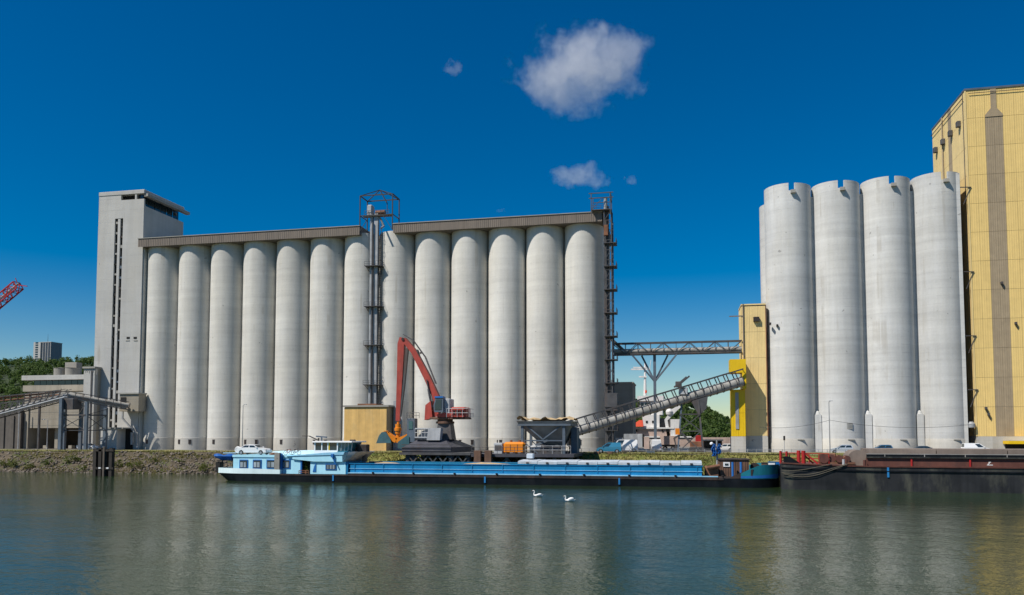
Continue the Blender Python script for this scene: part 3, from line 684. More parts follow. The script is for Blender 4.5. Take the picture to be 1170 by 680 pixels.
for sx, sy in ((-1, -1), (1, -1), (-1, 1), (1, 1)):
    MB().bar((px, by, 17.9), (px + sx * (4.4 if sy < 0 else 2.6), by + sy * .9, 23.3), .3).build('strut', 'steelb', br)
MB().bar((bx0 - 1.2, by - .4, 27.6), (bx0 + 2.2, by - .4, 24.3), .5, .6).build('feed_chute', 'steel', br)

# ================================================================== RIGHT SILO BLOCK (two rows of four)
rb = thing('silo_block', 'short block of tall grey concrete silos beside the big yellow tower', 'silo block', (34, 170, GZ))
R2 = 4.4; XCUT = 51.4; xs2 = [21.2, 30.2, 39.3, 48.4]; TOP = [56.1, 56.0, 56.2, 56.4]
def notched(name, c, y, top, parent, notch=True):
    mb = MB(); n = 96; z0 = GZ + 2.6
    ring = [(min(XCUT, c + R2 * math.cos(2 * math.pi * i / n)), y + R2 * math.sin(2 * math.pi * i / n)) for i in range(n)]
    k0, k1 = 72 - 1, 72 + 3     # notch faces the river
    tz = [top - 1.5 if notch and k0 <= i < k1 else top for i in range(n)]
    vs = [(x, yy, z0) for x, yy in ring]; fs = []
    for i in range(n):
        j = (i + 1) % n; b = len(vs); ix = lambda p: (c + (p[0] - c) * .93, y + (p[1] - y) * .93)
        A, B = ring[i], ring[j]; Ai, Bi = ix(A), ix(B); t = tz[i]
        vs += [(*A, t), (*B, t), (*Ai, t), (*Bi, t), (*Ai, t - 2), (*Bi, t - 2)]
        fs += [(i, j, b + 1, b), (b, b + 1, b + 3, b + 2), (b + 2, b + 3, b + 5, b + 4)]
        if tz[j] != t:
            h = max(t, tz[j]); l = min(t, tz[j]); b2 = len(vs)
            vs += [(*B, l), (*B, h), (*Bi, h), (*Bi, l)]; fs += [(b2, b2 + 1, b2 + 2, b2 + 3)]
    mb.add(vs, fs); o = mb.build(name, 'silo2', parent, smooth=True)
    MB().lathe([(0, top - 1.9), (R2 * .64, top - 1.9)], (c, y, 0), 40).build('silo_roof', 'slab', o)
    bb_ = MB().lathe([(R2 + .05, GZ - .2), (R2 + .05, GZ + 2.5), (R2 - .02, GZ + 2.62)], (c, y, 0), 72); bb_.v = [(min(XCUT - .02, p[0]), p[1], p[2]) for p in bb_.v]; bb_.build('base_band', 'plinth', o, smooth=True)
    return o
for i, c in enumerate(xs2):
    so_ = notched('silo', c, FY + R2, TOP[i], rb)
    MB().prism([(c + .05, TOP[i] - 2.1), (c + .95, TOP[i] - 2.1), (c + .95, TOP[i] - 1.5), (c + .05, TOP[i] - 1.5)], FY - .55, FY + .3).build('overflow_spout', 'slab', so_)
    a = R_(-80); MB().box(c + .4, c + 1.6, FY - .1, FY + .4, GZ + 2.3, GZ + 2.5).build('ledge', 'slab', so_)
for c in xs2[:2]: notched('silo', c - 0.1, FY + R2 * 3 + .25, 55.2, rb, False)
for i in range(3):
    c = (xs2[i] + xs2[i + 1]) / 2
    pr = MB().box(c - .6, c + .6, FY + 2.0, FY + 3.6, GZ, GZ + 7.2); pr.lathe([(.6, 0), (.4, .5), (0, .75)], (c, FY + 2.7, GZ + 7.2), 12); pr.build('buttress', 'silo2', rb)
    MB().box(c - .35, c + .35, FY + 3.4, FY + 8, GZ, 54).build('infill_wall', 'silo2', rb)
MB().box(XCUT - .9, XCUT + .12, FY + .75, FY + 14, GZ, 56.2).build('end_pier', 'silo2', rb)
MB().bbox(XCUT + .13, XCUT + .3, FY + 1.2, FY + 14, GZ, 55, .02).build('joint_strip', 'fascia', rb)
for k, z in enumerate((53.5, 37.5, 25.5, 15.5)):
    bk = MB(); x = XCUT + .1; yb_ = FY + 1.0; bk.bar((x - .2, yb_, z), (x + 2.1, yb_ + .3, z), .15); bk.bar((x + 2.0, yb_ + .3, z), (x + .7, yb_ + .3, z - 3.2), .12)
    bk.build('bracket', 'steel', rb)
mb = MB()     # marks left on the walls: small brackets and a grille
for u, v in ((880, 370), (888, 372)): p = at(u, v, FY + .8); mb.box(p.x - .15, p.x + .15, FY + .3, FY + 1.5, p.z - .2, p.z + .2)
mb.build('wall_fitting', 'rail', rb)
p = at(971, 490, FY); gr = MB()
for k in range(5): gr.box(p.x - .5, p.x + .5, FY - .02, FY + .3, p.z + k * .25, p.z + .14 + k * .25)
gr.build('vent_grille', 'slab', rb)

# ================================================================== BIG YELLOW TOWER
yx, yy, yz = 53.1, 161.4, 72.4
yt = thing('clad_tower', 'huge pale yellow sheet clad tower with a taupe stripe at the right edge', 'tower', (yx + 9, yy + 10, GZ))
MB().box(yx + .08, yx + 18, yy + .08, yy + 20, GZ, yz - .2).build('frame_core', 'taupe', yt)
PZ, PH, NR = 6.9, 5.435, 12
S0 = 2     # stripe columns
def fc(i, j):
    if i in (2, 3) and j < 11: return 'taupe'
    return 'ypale'
panels(yt, yx + .1, yy, PZ, 2, NR, 1.6, PH, 'ypale', 0, .4)
panels(yt, yx + 3.3, yy, PZ, 2, NR, 1.5, PH, 'taupe', 0, .4, skip=lambda i, j: 'taupe' if j < 11 else 'ypale')
panels(yt, yx + 6.3, yy, PZ, 6, NR, 1.93, PH, 'ypale', 0, .4)
panels(yt, yx, yy + 20, PZ, 10, NR, 1.99, PH, 'ypale2', R_(-90), .4, skip=lambda i, j: 'taupe' if (i == 5 and j > 6) else 'ypale2')
# pointed head and narrow neck of the taupe stripe
z = PZ + 11 * PH; x0 = yx + 3.3; x1 = x0 + 3.0; xm = (x0 + x1) / 2
MB().prism([(x0, z), (x1, z), (x1, z + .4), (xm + .5, z + 1.6), (xm + .5, yz - .36), (xm - .5, yz - .36), (xm - .5, z + 1.6), (x0, z + .4)], yy - .1, yy - .06).build('stripe_head', 'taupe', yt)
MB().box(yx - .06, yx + .14, yy - .1, yy + .12, PZ, yz - .3).build('corner_trim', 'ypale2', yt)
MB().box(yx - .1, yx + 18.1, yy - .14, yy + 20.1, yz - .35, yz).build('roof_trim', 'steelb', yt)
MB().box(yx - .02, yx + 18, yy - .02, yy + 20, GZ - .2, PZ).build('plinth_wall', 'plinth', yt)
for k, yv in enumerate((yy + 2.9, yy + 7.6, yy + 12.2, yy + 17)):
    MB().bbox(yx - .75, yx - .02, yv - .45, yv + .45, 66.2, 67.3, .08).build('vent_cowl', 'steel', yt)
pp = MB().tube((yx - .25, yy + 12.9, 56), (yx - .25, yy + 12.9, yz - .4), .12, n=8); pp.build('down_pipe', 'taupe', yt)
pp = MB().tube((yx - .12, yy + 1, GZ), (yx - .12, yy + 1, yz), .06, n=6).path([(yx + .5, yy - .25, yz - 1.0), (yx + 18, yy - .25, yz - 1.0)], .06); pp.path([(yx - .3, yy + .5, yz - 1.6), (yx - .3, yy + 20, yz - 1.6)], .08); pp.build('lightning_cable', 'steel', yt)
for u, v in ((1144, 324), (1160, 370), (1126, 467), (1129, 474)):  # lowest entry is the shadow of the lamp above, built in dark steel
    p = at(u, v, yy); l = MB().box(p.x - .18, p.x + .18, yy - .5, yy - .05, p.z - .1, p.z + .3); l.bar((p.x, yy - .3, p.z), (p.x + .4, yy - .1, p.z - .9), .14); l.build('wall_lamp_and_shadow', 'steel', yt)
MB().lathe([(0, 0), (.7, .15), (.7, .8), (.35, 1.2), (0, 1.2)], (yx - .9, yy - .2, 8.4), 14).build('fan_housing', 'galv', yt, smooth=True)
p = at(1153, 506, yy - 3); MB().box(p.x, p.x + 6, yy - 3, yy - .15, p.z - .2, p.z + .35).build('canopy', 'ybright', yt)
MB().box(p.x + .4, p.x + 5.6, yy - .12, yy - .03, GZ, p.z - .2).build('gate_opening', 'dark', yt)

# ================================================================== SMALL YELLOW TOWER
sx0, sx1, sy, sz = at(848.5, 450, 162.0).x, at(876.5, 450, 162.0).x, 162.0, 32.95
ys = thing('clad_tower', 'slim pale yellow clad tower with a bright yellow conveyor housing', 'tower', ((sx0 + sx1) / 2, 162.8, GZ))
MB().box(sx0 + .06, sx1 - .06, sy + .06, sy + 7, GZ, sz - .15).build('frame_core', 'taupe', ys)
panels(ys, sx0 + .02, sy, 7.0, 3, 5, (sx1 - sx0 - .04) / 3, 5.1, 'ypale2', 0, .3)
panels(ys, sx0, sy + 7, 7.0, 4, 5, 1.75, 5.1, 'ypale2', R_(-90), .35)
MB().box(sx0 - .05, sx1 + .05, sy - .08, sy + 7.05, sz - .25, sz).build('roof_trim', 'ypale2', ys)
MB().box(sx1 - .08, sx1 + .1, sy - .1, sy + .1, GZ + 3, sz - .3).build('corner_trim', 'rust', ys)
MB().box(sx0 - .02, sx1, sy - .02, sy + 7, GZ - .2, 7.0).build('plinth_wall', 'plinth', ys)
p = at(864, 365, sy); wb = MB().box(p.x - .55, p.x + .55, sy - .6, sy, p.z - .45, p.z + .45); wb.build('vent_cowl', 'rail', ys)
pp = MB().tube((sx0 + .35, sy - .15, 20), (sx0 + .35, sy - .15, sz), .12, n=8); pp.bar((sx0 + .2, sy, 30.6), (sx0 - 2.3, sy, 30.6), .2); pp.build('down_pipe', 'fascia', ys)
hx0, hx1 = at(834.5, 430, 158.6).x, at(851, 430, 158.6).x; HF = 158.6
hb = MB().box(hx0 + .05, hx1 - .05, HF + .05, sy - .05, 6.9, 15.9).build('conveyor_housing', 'ybright', ys)
panels(ys, hx0, HF, 6.9, 2, 2, (hx1 - hx0) / 2, 4.5, 'ybright', 0, .4)
MB().box(hx0 - .1, hx1 + .2, HF - .6, sy - .05, 19.1, 21.7).build('housing_top', 'ybright', ys)
MB().box(hx1 - .55, hx1 + .2, HF - .6, sy - .05, 16.0, 19.08).build('housing_side', 'ybright', ys)
MB().box((hx0 + hx1) / 2 - .5, (hx0 + hx1) / 2 + .1, HF - .13, HF - .07, 8.3, 15.3).build('louvre_strip', 'galv', ys)
MB().box(hx0 - .02, hx1 - .02, HF - .02, sy - .03, GZ, 6.88).build('plinth_wall', 'plinth', ys)

# ================================================================== INCLINED CONVEYOR
A = Vector((gx(648, 149.5), 149.5, at(648, 496, 149.5).z)); B = Vector((hx1 - .6, HF - .3, 17.4))
ic = thing('inclined_conveyor', 'long inclined tubular conveyor with walkway truss rising to the yellow tower', 'conveyor', (A.x, A.y, GZ))
MB().tube(A, B, .95, n=20).build('belt_tube', 'conv', ic, smooth=True)
D = (B - A); L = D.length; dn = D.normalized(); side = dn.cross(Vector((0, 0, 1))).normalized()
bands = MB()
for k in range(27):
    p = A + D * (k / 26); q = p + dn * .14
    bands.tube(p, q, 1.04, n=20)
bands.build('tube_band', 'steel', ic, smooth=True)
tr = MB(); topv = Vector((0, 0, 2.35)); base = Vector((0, 0, .35))
for s in (-1, 1):
    o = side * (.95 * s)
    tr.bar(A + o + topv, B + o + topv, .26); tr.bar(A + o + Vector((0, 0, -.55)), B + o + Vector((0, 0, -.55)), .2)
    for k in range(20):
        p = A + D * (k / 20); q = A + D * ((k + .45) / 20)
        tr.bar(q + o + base, p + o + topv, .17); tr.bar(q + o + base, q + o + Vector((0, 0, -.55)), .1)
for k in range(14): p = A + D * (k / 13); tr.bar(p + side * .95 + topv, p - side * .95 + topv, .1)
tr.build('walkway_truss', 'steel', ic)
ek = A + D * .66
for s in (-1, 1): MB().bar(ek + side * s + topv + Vector((-1.4, 0, 0)), ek + side * s + topv + Vector((1.0, 0, 2.0)), .3).build('winch_frame', 'steel', ic)
MB().bbox(ek.x - 1.4, ek.x - .2, ek.y - .5, ek.y + .5, ek.z + 2.3, ek.z + 3.4, .1).build('drive_box', 'steel', ic)
MB().bbox(ek.x - .8, ek.x + .9, ek.y - .9, ek.y + .9, ek.z + .9, ek.z + 2.2, .1).build('drive_box', 'lgrey', ic)
# trestle
tp = A + D * .70
for sx, sp in ((-1.9, 1.0), (1.9, -.2)):
    for sy_ in (-1, 1):
        MB().bar((tp.x + sx + (-.5 if sx < 0 else .4), tp.y + sy_ * 1.6, GZ), (tp.x + sx * .8, tp.y + sy_ * .8, tp.z - .6), .3).build('trestle_leg', 'steelb' if sx < 0 else 'steel', ic)
br_ = MB()
for sy_ in (-1, 1):
    br_ = MB()
    for z0_, z1_ in ((GZ + .2, GZ + 4), (GZ + 4, GZ + 7.2)):
        y = tp.y + sy_ * 1.3; br_.bar((tp.x - 2.1, y, z0_), (tp.x + 1.9, y, z1_), .15); br_.bar((tp.x + 1.9, y, z0_), (tp.x - 2.0, y, z1_), .15); br_.bar((tp.x - 2.0, y, z1_), (tp.x + 1.9, y, z1_), .18)
    br_.build('trestle_bracing', 'steel', ic)
MB().prism([(tp.x + .2, tp.z - .8), (tp.x + 3.3, tp.z + .1), (tp.x + 3.0, tp.z - 2.2), (tp.x + 1.6, tp.z - 3.6)], tp.y - .9, tp.y + .9).build('gusset_plate', 'steel', ic)
p = at(774, 493, tp.y - 1.8); MB().box(p.x - .4, p.x + .4, tp.y - 2.0, tp.y - 1.9, p.z - .6, p.z + .6).build('notice_board', 'orange', ic)

# ================================================================== LEFT: LOADING BUILDING, CONVEYOR, ANNEXES
lb = thing('loading_building', 'beige concrete loading building with deep dark truck bays and flat overhanging roofs', 'building', (-148, 166, GZ))
bx0_, bx1_ = gx(31, 165), gx(94, 165); by_ = 165.0
zt = at(60, 457, by_).z; zb = at(60, 489, by_).z
MB().box(bx0_, bx1_ + 3, by_, by_ + 1.2, zb, zt + 1.5).build('front_wall', 'bldg', lb)
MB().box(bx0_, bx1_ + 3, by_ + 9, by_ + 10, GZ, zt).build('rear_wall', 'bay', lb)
MB().box(bx0_, bx1_ + 3, by_ + .6, by_ + 10, zt + 1.5, zt + 1.9).build('bay_roof', 'slab', lb)
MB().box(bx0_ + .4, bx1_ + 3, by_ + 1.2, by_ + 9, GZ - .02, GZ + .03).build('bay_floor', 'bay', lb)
MB().box(bx0_ - .8, bx0_ + .4, by_ - .3, by_ + 10, GZ, zt + 1.5).build('end_wall', 'bldg', lb)
for u in (37, 53, 66, 82):
    x = gx(u, by_ + 2); MB().box(x - .45, x + .45, by_ + 1.5, by_ + 2.6, GZ, zb if u == 66 else zb - 4.2 ).build('pillar', 'bldg', lb)
for k in range(4):
    z = zb + .6 + k * 1.6; MB().box(bx0_ + .45, bx1_ + 3, by_ - .03, by_ - .003, z, z + .05).build('wall_joint', 'slab', lb)
# upper floor with strip windows, set back
ux0, ux1, uy = gx(24, 172), gx(98, 172), 172.0
za, zb2, zc, zd = at(60, 447, uy).z, at(60, 440, uy).z, at(60, 434, uy).z, at(60, 430, uy).z
MB().box(ux0 + .6, ux1, uy + .8, uy + 9, zt, za).build('upper_wall', 'bldg', lb)
MB().box(ux0, ux1, uy, uy + 9, za, zb2).build('spandrel', 'bldg', lb)
for k in range(9):
    wd = (ux1 - ux0 - 2.4) / 9; x = ux0 + 2.2 + k * wd
    wn = MB().box(x + .06, x + wd - .06, uy + 1.2, uy + 1.3, zb2, zc).build('window', 'glass', lb)
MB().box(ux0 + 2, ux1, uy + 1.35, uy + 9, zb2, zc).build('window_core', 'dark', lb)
MB().box(ux0 - .2, ux1, uy - .3, uy + 9.2, zc, zd + .3).build('roof', 'tower', lb)
for u, r in ((70, 1.55), (84, 1.75)):
    x = gx(u, uy + 5); MB().lathe([(r, 0), (r, 2.0), (r + .1, 2.1), (0, 2.3)], (x, uy + 4, zd + .3), 20).build('roof_tank', 'block', lb, smooth=True)
x = gx(81, uy + 6); MB().box(x - 1.6, x + 1.8, uy + 5, uy + 7, zd + .3, zd + 4).build('lift_house', 'block', lb)
MB().box(-196, bx0_ - 1, by_ - 1, by_ + 8, GZ, at(10, 468, by_).z).build('shaded_wing', 'wing', lb)
for u in (3, 14, 22): x = gx(u, by_ - 1); MB().box(x - .5, x + .5, by_ - 1.25, by_ - 1.02, GZ, GZ + 8).build('pilaster', 'wing', lb)
pk = MB().path([(gx(21, 163), 163, GZ), (gx(21, 163), 163, 15)], .12, 6); pk.build('drain_pipe', 'lgrey', lb)
# narrow white building left of the tower
nb = thing('narrow_building', 'narrow white concrete building tucked between loading bays and tower', 'building', (-132, 160, GZ))
na, nb_ = gx(93.5, 158), gx(106, 158); ztop = at(100, 421, 158).z
MB().box(na, nb_, 158, 164, GZ, ztop).build('wall', 'tower', nb)
MB().box(nb_ + .01, X0 + 1.9, 159.0, 159.97, GZ, ztop - .2).build('side_bay', 'bldg', nb)
MB().box(na - .2, X0 + 2.2, 157.7, 159.9, ztop, ztop + .4).build('roof', 'slab', nb)
MB().box(nb_ - .95, nb_ - .55, 157.88, 157.98, GZ, ztop - .5).build('down_pipe', 'steel', nb)
rs = random.Random(4)
for k in range(7): MB().box(na + .4 + k * .5, na + .52 + k * .5, 157.93, 157.99, ztop - rs.uniform(.8, 1.5), ztop - .1).build('stain_fin', 'slab', nb)

# inclined conveyor on the left
Q0, Q1, Q2 = at(-25, 478, 150), at(78, 451, 150), at(147, 463, 156.5)
lc = thing('inclined_conveyor', 'grey steel conveyor bridge on tall blue steel legs left of the white tower', 'conveyor', (Q1.x, 150, GZ))
MB().tube(Q0, Q1, .42, n=16).build('belt_tube', 'conv', lc, smooth=True); MB().tube(Q1, Q2, .42, n=16).build('belt_tube', 'conv', lc, smooth=True)
for a_, b_ in ((Q0, Q1), (Q1, Q2)): MB().tube(a_ + Vector((0, -.9, -.55)), b_ + Vector((0, -.9, -.55)), .2, n=10).build('side_pipe', 'galv', lc, smooth=True)
for a, b in ((Q0, Q1), (Q1, Q2)):
    tr = MB(); d = (b - a); sd = d.normalized().cross(Vector((0, 0, 1))).normalized()
    n = max(4, round(d.length / 1.6))
    for s in (-1, 1):
        o = sd * s * .85
        tr.bar(a + o - Vector((0, 0, .5)), b + o - Vector((0, 0, .5)), .25); tr.bar(a + o - Vector((0, 0, 1.0)), b + o - Vector((0, 0, 1.0)), .2)
        tr.bar(a + o + Vector((0, 0, .75)), b + o + Vector((0, 0, .75)), .1)
        for k in range(n): p = a + d * (k / n); tr.bar(p + o - Vector((0, 0, .9)), p + o + Vector((0, 0, .75)), .1)
        if a is Q0:
            tr.bar(a + o + Vector((0, 0, 1.7)), b + o + Vector((0, 0, 1.2)), .1)
            for k in range(n): p = a + d * (k / n); tr.bar(p + o - Vector((.5, 0, .9)), p + o + Vector((.5, 0, 1.6)), .12)
    tr.build('walkway_truss', 'steel', lc)
MB().bbox(Q1.x - 1.5, Q1.x + 2.2, 149, 151.6, Q1.z - 3.2, Q1.z - .9, .1).build('transfer_box', 'steel', lc)
for u, y in ((69, 148.6), (73, 152.6), (98, 149.6), (92, 153), (120, 153.2)):
    x = gx(u, y); z = (Q1.z - .9) if u < 90 else (Q1.z - 1.6 if u < 110 else Q2.z - .7)
    MB().box(x - .36, x + .36, y - .3, y + .3, GZ, z).build('support_leg', 'steelb', lc)
tr = MB(); xa, xb, xc = gx(71, 150.5), gx(98, 149.6), gx(121, 153)
for z in (7.6 + GZ, 4.3 + GZ): tr.bar((xa, 149.4, z), (xb, 149.4, z), .3 if z > 9 else .16); tr.bar((xb, 149.6, z), (xc, 153, z), .3 if z > 9 else .16)
for p, q in (((xa, 149.4, 4.3 + GZ), (xb, 149.4, 7.6 + GZ)), ((xb, 149.4, 4.3 + GZ), (xa, 149.4, 7.6 + GZ)), ((xb, 149.5, 4.3 + GZ), (xc, 153, 7.6 + GZ)), ((xc, 153, 4.3 + GZ), (xb, 149.5, 7.6 + GZ)), ((xb, 149.5, 7.6 + GZ), (xc, 153, Q2.z - 1)), ((xb - 2, 149.5, 7.6 + GZ), (xb - .2, 149.5, Q1.z - 2))): tr.bar(p, q, .12)
tr.build('bracing', 'steel', lc)
# low pipe bridge further left behind the conveyor
pb = thing('pipe_bridge', 'rusty pipe rack running low behind the left conveyor', 'pipe rack', (-165, 156, GZ))
mb = MB(); p = at(-20, 455, 157); q = at(68, 446, 160)
for dz in (0, -1.6): mb.bar(p + Vector((0, 0, dz)), q + Vector((0, 0, dz)), .22)
for k in range(12): a = p.lerp(q, k / 11); mb.bar(a, a - Vector((0, 0, 1.6)), .1)
mb.build('rack_frame', 'steel', pb)
for dz in (-.35, -1.0): MB().tube(p + Vector((0, .3, dz)), q + Vector((0, .3, dz)), .2, n=8).build('pipe', 'rust', pb, smooth=True)
for k in (0.2, 0.75): a = p.lerp(q, k); MB().box(a.x - .2, a.x + .2, a.y - .2, a.y + .2, GZ, a.z - 1.7).build('rack_post', 'steel', pb)

# mooring dolphin in the water
dz = thing('mooring_dolphin', 'black timber mooring dolphin standing in the water near the bank', 'dolphin', (gx(118.5, 121.5), 121.5, 0))
for u, dy in ((110, 0), (113.5, .6), (117, -.2), (122, 0), (125.5, .7), (128.5, -.1)):
    x = gx(u, 121.5); MB().box(x - .3, x + .3, 121.5 + dy - .3, 121.5 + dy + .3, -3, at(118, 512, 121.5).z + random.uniform(-.15, .15)).build('pile', 'wood', dz)
x0, x1 = gx(108.5, 121), gx(130, 121)
for z in (4.3, 1.2): MB().box(x0, x1, 121.0, 121.18, z, z + .35).build('waling', 'wood', dz)
MB().box(gx(118.3, 121), gx(120.3, 121), 120.9, 121.15, -1, 5.1).build('fender_post', 'oldwood', dz)
for u in (115, 124): x = gx(u, 121); MB().box(x - .22, x + .22, 120.92, 120.99, 1.3, 1.55).build('marker_plate', 'white', dz)
# red harbour crane jib at the far left edge
jc = thing('harbour_crane', 'red lattice crane jib reaching in at the left edge', 'crane', (at(-30, 500, 205).x, 205, GZ))
j0, j1 = at(-34, 372, 205), at(21, 326, 205)
lattice(MB(), j0, j1, 2.4, .3, 2.4).build('jib', 'red', jc)
MB().bar(j1 + Vector((-2, 0, .3)), j1 + Vector((3.2, 0, -.4)), .25).bar(j1, j1 + Vector((-1.2, 0, 2.3)), .16).build('jib_head', 'red', jc)
MB().tube(j0 + Vector((0, 0, .6)), j1 + Vector((0, 0, .6)), .3, n=8).build('walkway_pipe', 'lgrey', jc)
lattice(MB(), (j0.x, 205, GZ), (j0.x, 205, j0.z + 2), 3.2, .35, 3.2).build('mast', 'red', jc)
MB().bbox(j0.x - 3, j0.x + 3, 202, 208, GZ, GZ + 2.5, .2).build('base', 'cranegrey', jc)

# apartment block on the hill
pA, pB, pC = at(38.5, 391, 905), at(46.5, 391, 905), at(58, 391, 905)
ab = thing('apartment_block', 'tall white and grey apartment block on the wooded hill', 'building', (pB.x, 915, hh(pB.x, 915)))
MB().box(pA.x, pB.x, 905, 925, 85, pA.z).build('gable_wall', 'apart', ab)
MB().box(pB.x, pC.x, 906.5, 925, 85, pA.z - .6).build('long_wall', 'apartg', ab)
MB().box(pB.x - .5, pC.x + .3, 905.6, 925.4, pA.z - .6, pA.z + .2).build('roof', 'apart', ab)
for k in range(8):
    x = pB.x + (pC.x - pB.x) * (k + .5) / 8; MB().box(x - .35, x + .35, 905.9, 906.5, 88, pA.z - .6).build('mullion', 'apart' if k % 2 else 'steelb', ab)
for k in range(14):
    z = 90 + k * 3.1; MB().box(pA.x + 3, pA.x + 7.2, 904.85, 904.99, z, z + 1.9).build('window', 'glass', ab)
MB().tube((pB.x + 2, 915, pA.z), (pB.x + 2, 915, pA.z + 12), .3, .1, n=6).build('mast', 'steel', ab)

# ================================================================== OCHRE SHED
ox0, ox1, oy = gx(393, 150), gx(441.5, 150), 150.0; oz = at(417, 465, oy).z
os_ = thing('elevator_shed', 'ochre corrugated sheet shed at the foot of the bucket elevator', 'shed', ((ox0 + ox1) / 2, 153, GZ))
MB().box(ox0 + .06, ox1 + .02, oy + .06, 157, GZ, oz).build('frame_core', 'taupe', os_)
panels(os_, ox0, oy, GZ, 6, 1, (ox1 - ox0) / 6, oz - GZ - .1, 'ochre', 0, .3)
panels(os_, ox1 + .04, oy + .05, GZ, 4, 1, 1.7, oz - GZ - .1, 'taupe', R_(90), .35)
MB().box(ox0 - .2, ox1 + .5, oy - .25, 157.2, oz, oz + .35).build('roof', 'block', os_)
rf = MB().box(ox0 + 2, ox1 - 3, 152, 156, oz + .35, oz + .75); rf.build('roof_hatch', 'rust', os_)
MB().box(ox1 + .3, ox1 + 2.2, 153, 156.8, GZ, oz + 1.3).build('side_duct', 'galv', os_)

# ================================================================== QUAY JETTY
jt = thing('loading_jetty', 'dark steel loading jetty on piles along the bank behind the blue barge', 'jetty', (gx(560, 130), 132, 0))
jx0, jx1 = gx(541, 129), gx(657, 129)
MB().box(jx0, jx1, 127.5, 142.0, 3.55, 4.05).build('deck', 'cranegrey', jt)
for k in range(7):
    x = jx0 + .6 + (jx1 - jx0 - 1.2) * k / 6
    for y in (128.2, 136): MB().tube((x, y, -3), (x, y, 3.55), .34, n=10).build('pile', 'brown' if k < 2 else 'steel', jt)
tr = MB()
for k in range(6):
    xa = jx0 + .6 + (jx1 - jx0 - 1.2) * k / 6; xb = jx0 + .6 + (jx1 - jx0 - 1.2) * (k + 1) / 6
    tr.bar((xa, 128.1, .8), (xb, 128.1, 3.4), .14); tr.bar((xb, 128.1, .8), (xa, 128.1, 3.4), .14)
tr.build('bracing', 'steel', jt)
railing(MB(), [(jx0, 127.7, 4.05), (jx1 - 1, 127.7, 4.05)], 1.1, 1.5, .04).build('railing', 'steel', jt)
for u in (546, 558): x = gx(u, 127); MB().box(x - .55, x + .55, 126.6, 127.4, -2, 4.6).build('fender_timber', 'brown', jt)
# crane platform
cp = thing('crane_platform', 'dark steel trestle platform carrying the red crane', 'platform', (gx(500, 134), 134, 0))
cx0, cx1 = gx(461, 130), gx(541, 130)
MB().box(cx0, cx1, 128.0, 139.5, 3.8, 4.2).build('deck', 'steel', cp)
for x in (cx0 + 1.3, gx(475, 130), gx(518, 130), cx1 - .6):
    for y in (129, 138): MB().tube((x, y, -3), (x, y, 3.8), .55, n=12).build('pile', 'cranegrey', cp)
tr = MB(); n = 6
for k in range(n):
    xa = cx0 + 1.5 + (cx1 - cx0 - 2) * k / n; xb = cx0 + 1.5 + (cx1 - cx0 - 2) * (k + 1) / n
    tr.bar((xa, 128.4, 1.4), (xb, 128.4, 3.7), .22); tr.bar((xb, 128.4, 1.4), (xa, 128.4, 3.7), .22)
tr.bar((cx0 + 1, 128.4, 1.3), (cx1, 128.4, 1.3), .2); tr.build('trestle', 'steel', cp)

# ================================================================== RED MATERIAL HANDLING CRANE
CYc = 134.0
def C(u, v, y=CYc): return at(u, v, y)
cr = thing('material_crane', 'red knuckle boom grab crane on a dark pyramid base beside the barge', 'crane', (C(506, 500).x, CYc, 3.95))
cxm = C(508, 500).x
b0, b1, b2 = C(470, 500).x, C(534, 500).x, 3.96
zA, zB, zC = C(500, 515).z, C(500, 510.5).z, C(500, 504).z
lo = [(b0, 129.2), (b1 - 1.6, 129.2), (b1, 139), (b0 + 1, 139)]
def frust(poly0, z0, poly1, z1):
    n = len(poly0); m = MB(); m.add([(x, y, z0) for x, y in poly0] + [(x, y, z1) for x, y in poly1], [tuple(reversed(range(n))), tuple(range(n, 2 * n))] + [(i, (i + 1) % n, n + (i + 1) % n, n + i) for i in range(n)]); return m
frust(lo, 4.21, lo, zB).build('base_skirt', 'cranegrey', cr)
hi = [(cxm - 4.2, 132), (cxm + .8, 132), (cxm + 1.4, 136), (cxm - 3.6, 136)]
frust([(x + (0.15 if i in (0, 3) else -.15), y + (.15 if i < 2 else -.15)) for i, (x, y) in enumerate(lo)], zB, hi, zC + .3).build('base_pyramid', 'cranegrey', cr)
for k in range(3): z = 4.4 + k * .5; MB().box(b0 - .05, b1 - 1.55, 129.08, 129.2, z, z + .14).build('skirt_rib', 'steel', cr)
zD = C(505, 484).z
frust([(cxm - 1.2, 132.6), (cxm + 1.7, 132.6), (cxm + 1.7, 135.4), (cxm - 1.2, 135.4)], zC + .3, [(cxm - .9, 132.9), (cxm + 1.3, 132.9), (cxm + 1.3, 135.2), (cxm - .9, 135.2)], zD).build('pedestal', 'steel', cr)
MB().lathe([(1.6, 0), (1.6, .35), (1.35, .4), (1.35, .75)], (cxm + .1, CYc, zD), 24).build('slew_ring', 'brown', cr, smooth=True)
p, q = C(488, 489, 131), C(504, 503, 131); MB().prism([(p.x + .3, p.z), (q.x, p.z), (q.x - .2, q.z), (p.x, q.z)], 130.8, 132.2).build('switch_cabinet', 'lgrey', cr)
p, q = C(474, 489, 131), C(489, 499, 131); m = MB().box(p.x, q.x, 131.2, 131.35, p.z - .3, p.z); railing(m, [(p.x, 131.1, q.z), (q.x, 131.1, q.z)], 1.4, .6, .05); m.box(p.x, q.x, 130.9, 132, q.z - .2, q.z); m.build('stair_platform', 'lgrey', cr)
p, q = C(465, 478, 133), C(474, 505, 133); MB().bbox(p.x, q.x, 133, 134.4, q.z, p.z, .06).build('control_hut', 'steelb', cr)
MB().box(p.x + .35, q.x - .4, 132.92, 132.98, p.z - 1.9, p.z - .5).build('hut_window', 'glassb', cr)
railing(MB(), [(p.x, 132.9, p.z), (q.x + .8, 132.9, p.z)], 1.0, .6, .04).build('hut_railing', 'steel', cr)
